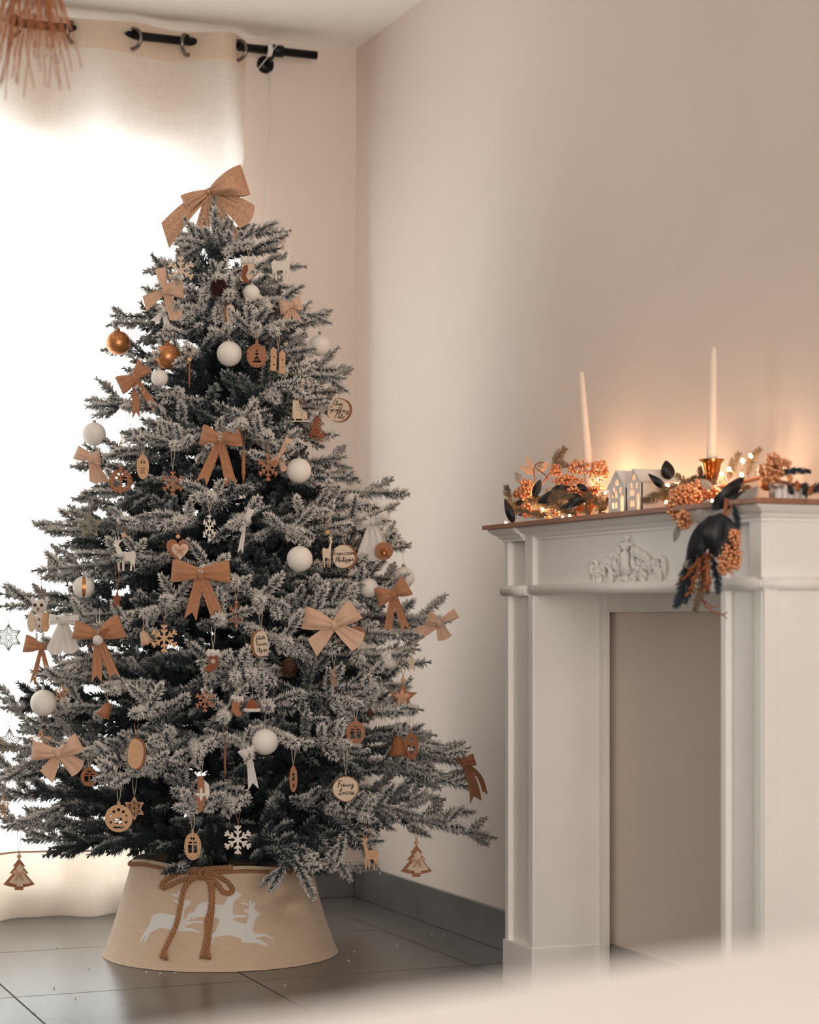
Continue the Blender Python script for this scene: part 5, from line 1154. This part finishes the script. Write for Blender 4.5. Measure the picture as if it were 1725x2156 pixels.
# candles
def candle(label, bx, by, tx, ty, w0, w1, X):
    b = pt(bx, by, X); t = pt(tx, ty, X); D = b.x * S + b.y * C; s = D / F; t = Vector((b.x + (t - b).dot(Vector((C, -S, 0))) * C, b.y - (t - b).dot(Vector((C, -S, 0))) * S, t.z))
    e = empty('taper_candle', b); tag(e, label, 'candle', 'white taper candles'); d = t - b; n = 10
    pts = [d * (i / n) for i in range(n)] + [d * .985, d * .997, d]; rs = [(w0 + (w1 - w0) * (i / n)) / 2 * s for i in range(n)] + [w1 * .42 * s, w1 * .28 * s, w1 * .12 * s]
    MB().tube(pts, rs, 16).obj('wax', M_WAX, e); MB().tube([d, d * 1.008 + Vector((.001, 0, 0))], .0009, 5).obj('wick', M_STRING, e); return b
cb1 = candle('left white taper candle leaning slightly, at the far end of the mantel', 1243, 1045, 1221, 788, 23, 11, 2.085)
cb2 = candle('right white taper candle in a brass holder, taller in the picture', 1499, 985, 1505, 728, 25, 12, 2.095)
def holder(label, b, s):
    e = empty('candle_holder', (b.x, b.y, SZ1)); tag(e, label, 'candle holder', 'brass candle holders'); h_ = b.z - SZ1
    MB().lathe([(.001, 0), (.024, 0), (.026, .003), (.012, .008), (.006, .014), (.006, max(.02, h_ - .030)), (.012, h_ - .022), (.016, h_ - .008), (.019, h_ + .008), (.026, h_ + .016), (.0255, h_ + .0175), (.018, h_ + .010), (.0135, h_ + .004), (.001, h_ - .001)], (0, 0, 0), 32).obj('cup', M_BRASS, e)
holder('brass candle holder hidden in the far gold berries', cb1, 1); holder('flared brass candle holder on the mantel right of the houses', cb2, 1)
# ceramic houses
def house(label, px0, px1, pyb, wpy, ppy, dep, X=1.995):
    a = onZ(px0, pyb[0], SZ1); Y0 = onX(px0, pyb[0], X).y; Y1 = onX(px1, pyb[1], X).y; W_ = Y0 - Y1; D = X * S + Y0 * C; s = D / F; hw_ = (pyb[0] - wpy) * s; hp_ = (pyb[0] - ppy) * s
    e = empty('ceramic_house', (X, (Y0 + Y1) / 2, SZ1 + .0005)); tag(e, label, 'ceramic house', 'white ceramic tealight houses'); h2 = W_ / 2
    def wins(k): return [[(y - .0045, z), (y + .0045, z), (y + .0045, z + .012), (y, z + .014), (y - .0045, z + .012)] for (y, z) in k]
    q = W_ / .08
    holes = wins([(-h2 * .55, .012), (-h2 * .18, .012), (-h2 * .55, .034), (-h2 * .18, .034), (-h2 * .45, hw_ * .78), (h2 * .35, hw_ * .78)]) + [[(-h2 * .1 - .007, hw_ + .004), (-h2 * .1 + .007, hw_ + .004), (-h2 * .1 + .007, hw_ + .013), (-h2 * .1, hw_ + .018), (-h2 * .1 - .007, hw_ + .013)], [(h2 * .30, .004), (h2 * .72, .004), (h2 * .72, .034), (h2 * .51, .042), (h2 * .30, .034)]]
    m = MB(); g = [(-h2, 0), (h2, 0), (h2, hw_), (0, hp_), (-h2, hw_)]
    m.plate([g] + holes, .004, me=0); m.v = [(v[1] + .002, -v[0], v[2]) for v in m.v]; m.obj('facade', [M_CERAM], e)
    m = MB(); m.plate([g], .004, me=0); m.v = [(v[1] + dep - .002, -v[0], v[2]) for v in m.v]; m.box((0, -h2, 0), (dep, -h2 + .003, hw_)); m.box((0, h2 - .003, 0), (dep, h2, hw_)); m.obj('walls', M_CERAM, e)
    m = MB()
    for sg in (-1, 1):
        ov = .004; u = Vector((0, sg * h2, hw_ - hp_)); u = u * 1.10; n_ = Vector((0, sg * (hp_ - hw_), h2)).normalized() * .004; vs = []
        for x_ in (-ov, dep + ov):
            for k_ in (Vector((0, 0, 0)), u): vs += [Vector((x_, 0, hp_)) + k_, Vector((x_, 0, hp_)) + k_ + n_]
        m.add(vs, [(0, 2, 3, 1), (4, 5, 7, 6), (0, 4, 6, 2), (1, 3, 7, 5), (0, 1, 5, 4), (2, 6, 7, 3)])
    m.obj('roof', M_CERAM, e)
    m = MB(); m.tube([(-.001, -h2 * .95 + .0, 0), (-.001, -h2 * .95, hw_)], .0022, 8); m.tube([(-.001, h2 * .95, 0), (-.001, h2 * .95, hw_)], .0022, 8); m.obj('corner_trim', M_CERAM, e)
    L_ = bpy.data.lights.new('tealight', 'POINT'); L_.energy = .05; L_.color = (1, .62, .32); L_.shadow_soft_size = .006; lo = bpy.data.objects.new('tealight', L_); COL.objects.link(lo); lo.location = (X + dep * .5, (Y0 + Y1) / 2, SZ1 + .02)
house('left white ceramic house with gabled front, shorter of the pair', 1284, 1318, (1081, 1078), 1026, 993, .062)
house('right white ceramic house with heart window and long roof', 1323, 1350, (1077, 1074), 1014, 989, .085)
# acrylic box with tiny houses at the right end
bo = onX(1617, 1047, 1.99); e = empty('village_box', (1.995, bo.y, SZ1)); tag(e, 'small clear box holding tiny white houses at the right end', 'box')
MB().box((0, -.0, 0), (.030, .004, .026)).obj('box_side', M_ACRYL, e); MB().box((0, 0, 0), (.06, -.006, .003)).obj('box_base', M_WOODT, e)
m = MB()
for i in range(5):
    x0 = .006 + i * .0125; hh = .012 + .004 * (i % 2); m.box((x0, -.014, .0), (x0 + .010, -.004, hh)); m.add([(x0 - .001, -.015, hh), (x0 + .011, -.015, hh), (x0 + .005, -.015, hh + .008), (x0 - .001, -.003, hh), (x0 + .011, -.003, hh), (x0 + .005, -.003, hh + .008)], [(0, 1, 2), (3, 5, 4), (0, 2, 5, 3), (1, 4, 5, 2)])
m.obj('tiny_houses', M_CERAM, e)
m = MB(); m.box((0, -.018, .027), (.072, .0, .0285)); m.obj('box_lid', M_ACRYL, e)
# fairy lights
fy = empty('fairy_lights', (GX, 3.8, SZ1)); tag(fy, 'warm fairy light string threaded through the mantel garland', 'string lights')
BUL = [(1066, 1101, 2.0), (1078, 1078, 2.02), (1143, 1072, 2.04), (1150, 1086, 2.03), (1185, 1090, 2.03), (1200, 1086, 2.04), (1207, 1080, 2.05), (1255, 990, 2.12), (1264, 1003, 2.12), (1262, 1010, 2.1), (1275, 1038, 2.06), (1252, 1035, 2.09), (1406, 1022, 2.02), (1404, 1058, 1.965), (1409, 1065, 1.965), (1366, 1058, 2.10), (1541, 1036, 1.98), (1528, 1041, 1.99), (1520, 998, 2.0), (1536, 988, 2.02), (1562, 1000, 2.02), (1564, 970, 2.04), (1581, 960, 2.04), (1500, 1055, 2.06), (1385, 1062, 2.10), (1445, 1052, 2.10)]
m = MB(); prev = None
for i, (x, y, X) in enumerate(BUL):
    p = pt(x, y, X)
    if prev and (p - prev).length < .16: m.tube([prev, (prev + p) / 2 - Vector((0, 0, .004)), p], .0008, 5)
    prev = p
for (a, b) in (((1528, 1041), (1500, 1060)), ((1541, 1036), (1520, 998)), ((1534, 1038), (1536, 988)), ((1541, 1036), (1570, 1015)), ((1575, 1010), (1581, 960)), ((1570, 1012), (1600, 1008)), ((1500, 1062), (1470, 1070))): m.tube([pt(*a, 1.995), pt(*b, 1.995)], .0009, 5)
w_o = m.obj('wire', M_WIRE); w_o['kind'] = 'stuff'; w_o.parent = fy; w_o.matrix_parent_inverse = GI
bm_ = MB().ball((0, 0, 0), .0030, 10, sz=1.6).mesh('bulb', M_BULB)
for i, (x, y, X) in enumerate(BUL):
    p = pt(x, y, X); o = bpy.data.objects.new('bulb', bm_); COL.objects.link(o); o.parent = fy; o.matrix_parent_inverse = GI; o.location = p; o.rotation_euler = (rnd(-.8, .8), rnd(-.8, .8), 0)
for (x, y, X, en) in ((1143, 1062, 2.06, .35), (1190, 1075, 2.06, .35), (1262, 1003, 2.11, .26), (1272, 1040, 2.10, .4), (1385, 1050, 2.10, .36), (1350, 1030, 2.12, .34), (1535, 1010, 2.06, .35), (1575, 975, 2.08, .3), (1445, 1030, 2.10, .4)):
    L_ = bpy.data.lights.new('fairy_glow', 'POINT'); L_.energy = en * (1.1 if x < 1215 else .65); L_.color = (1, .66, .40); L_.shadow_soft_size = .012; lo = bpy.data.objects.new('fairy_glow', L_); COL.objects.link(lo); lo.location = pt(x, y, X)

# ================================================================== raffia pendant in the top left corner
rf = atD(70, -150, 3.3); e = empty('raffia_pendant', rf); tag(e, 'dried raffia pendant fringe hanging from the ceiling in the top left corner', 'pendant lamp')
MB().tube([(0, 0, .04), (0, 0, H - rf.z)], .002, 6).obj('cord', M_JUTES, e)
MB().lathe([(.001, .05), (.02, .048), (.03, .03), (.03, .0)], (0, 0, 0), 20).obj('crown', M_RAFFIA, e)
m = MB(); rr = random.Random(12)
ENDS = [(12, 212), (50, 206), (72, 185), (95, 182), (102, 186), (128, 192), (128, 180), (147, 190), (2, 175), (24, 165), (85, 150), (40, 120), (110, 120), (-30, 190), (-20, 150), (135, 90), (150, 60), (60, 90)]
for i in range(84):
    ex, ey = ENDS[i % len(ENDS)]
    if i >= len(ENDS): ex += rr.uniform(-30, 30); ey += rr.uniform(-130, -20)
    end = atD(ex, ey, 3.3 + rr.uniform(-.05, .05)) - rf; a = rr.uniform(0, 2 * PI); st = Vector((.02 * math.cos(a), .02 * math.sin(a), .02))
    mid1 = st.lerp(end, .35) + Vector((rr.uniform(-.03, .03), rr.uniform(-.03, .03), .012)); mid2 = st.lerp(end, .75) + Vector((rr.uniform(-.012, .012), 0, rr.uniform(-.01, .01)))
    P = [st, mid1, mid2, end]; dn = []
    for k in range(10):
        t = k / 9; dn.append(P[0] * (1 - t) ** 3 + P[1] * 3 * t * (1 - t) ** 2 + P[2] * 3 * t * t * (1 - t) + P[3] * t ** 3)
    m.tube(dn, [.0014 * (1 - .5 * k / 9) for k in range(10)], 4)
m.obj('fringe', M_RAFFIA, e, fixn=False)['kind'] = 'stuff'
# flock crumbs on the floor
m = MB()
for (x, y) in ((208, 2016), (308, 2047), (338, 2050), (370, 2048), (159, 2101), (114, 2080), (188, 2039), (746, 2004), (734, 2023), (910, 1967), (935, 1968), (74, 2132), (836, 1990), (600, 2075), (120, 1995)):
    p = onZ(x, y, .0015); m.ball((p.x, p.y, .002), rnd(.0014, .0026), 8)
o = m.obj('flock_crumbs', M_FLOCKBIT); tag(o, 'white flock crumbs fallen on the floor tiles around the collar', 'crumbs', kind='stuff')

# ================================================================== nest small pieces under the part they belong to
NEST = {'handwriting': 'face', 'nail_hole': 'face', 'star_inlay': 'plate', 'small_bow': 'front_plate', 'bead': 'string', 'wick': 'wax', 'motif': 'sock', 'cuff': 'sock', 'patch': 'sock', 'ear_tufts': 'head', 'eye': 'head', 'eye_ring': 'head',
        'beak': 'head', 'star_motif': 'body', 'petals': 'plate', 'hanging_eye': 'plate', 'lace': 'boot', 'carved_ornament': 'frieze_board', 'header_bead': 'inner_frame_header', 'grommet': 'curtain_header', 'hem_cord': 'curtain_hem', 'berry_stems': 'berry_cluster', 'frayed_ends': 'rope_tail', 'corner_trim': 'facade'}
for root in [o for o in COL.objects if o.type == 'EMPTY' and o.parent is None]:
    kids = list(root.children); by = {}
    for k in kids: by.setdefault(k.name.split('.')[0], []).append(k)
    for k in kids:
        nm = k.name.split('.')[0]
        if nm in NEST and NEST[nm] in by:
            c = by[NEST[nm]]; i = by[nm].index(k); t = c[min(i, len(c) - 1)] if nm == 'berry_stems' else c[0]
            k.parent = t; k.matrix_parent_inverse = Matrix.Identity(4)
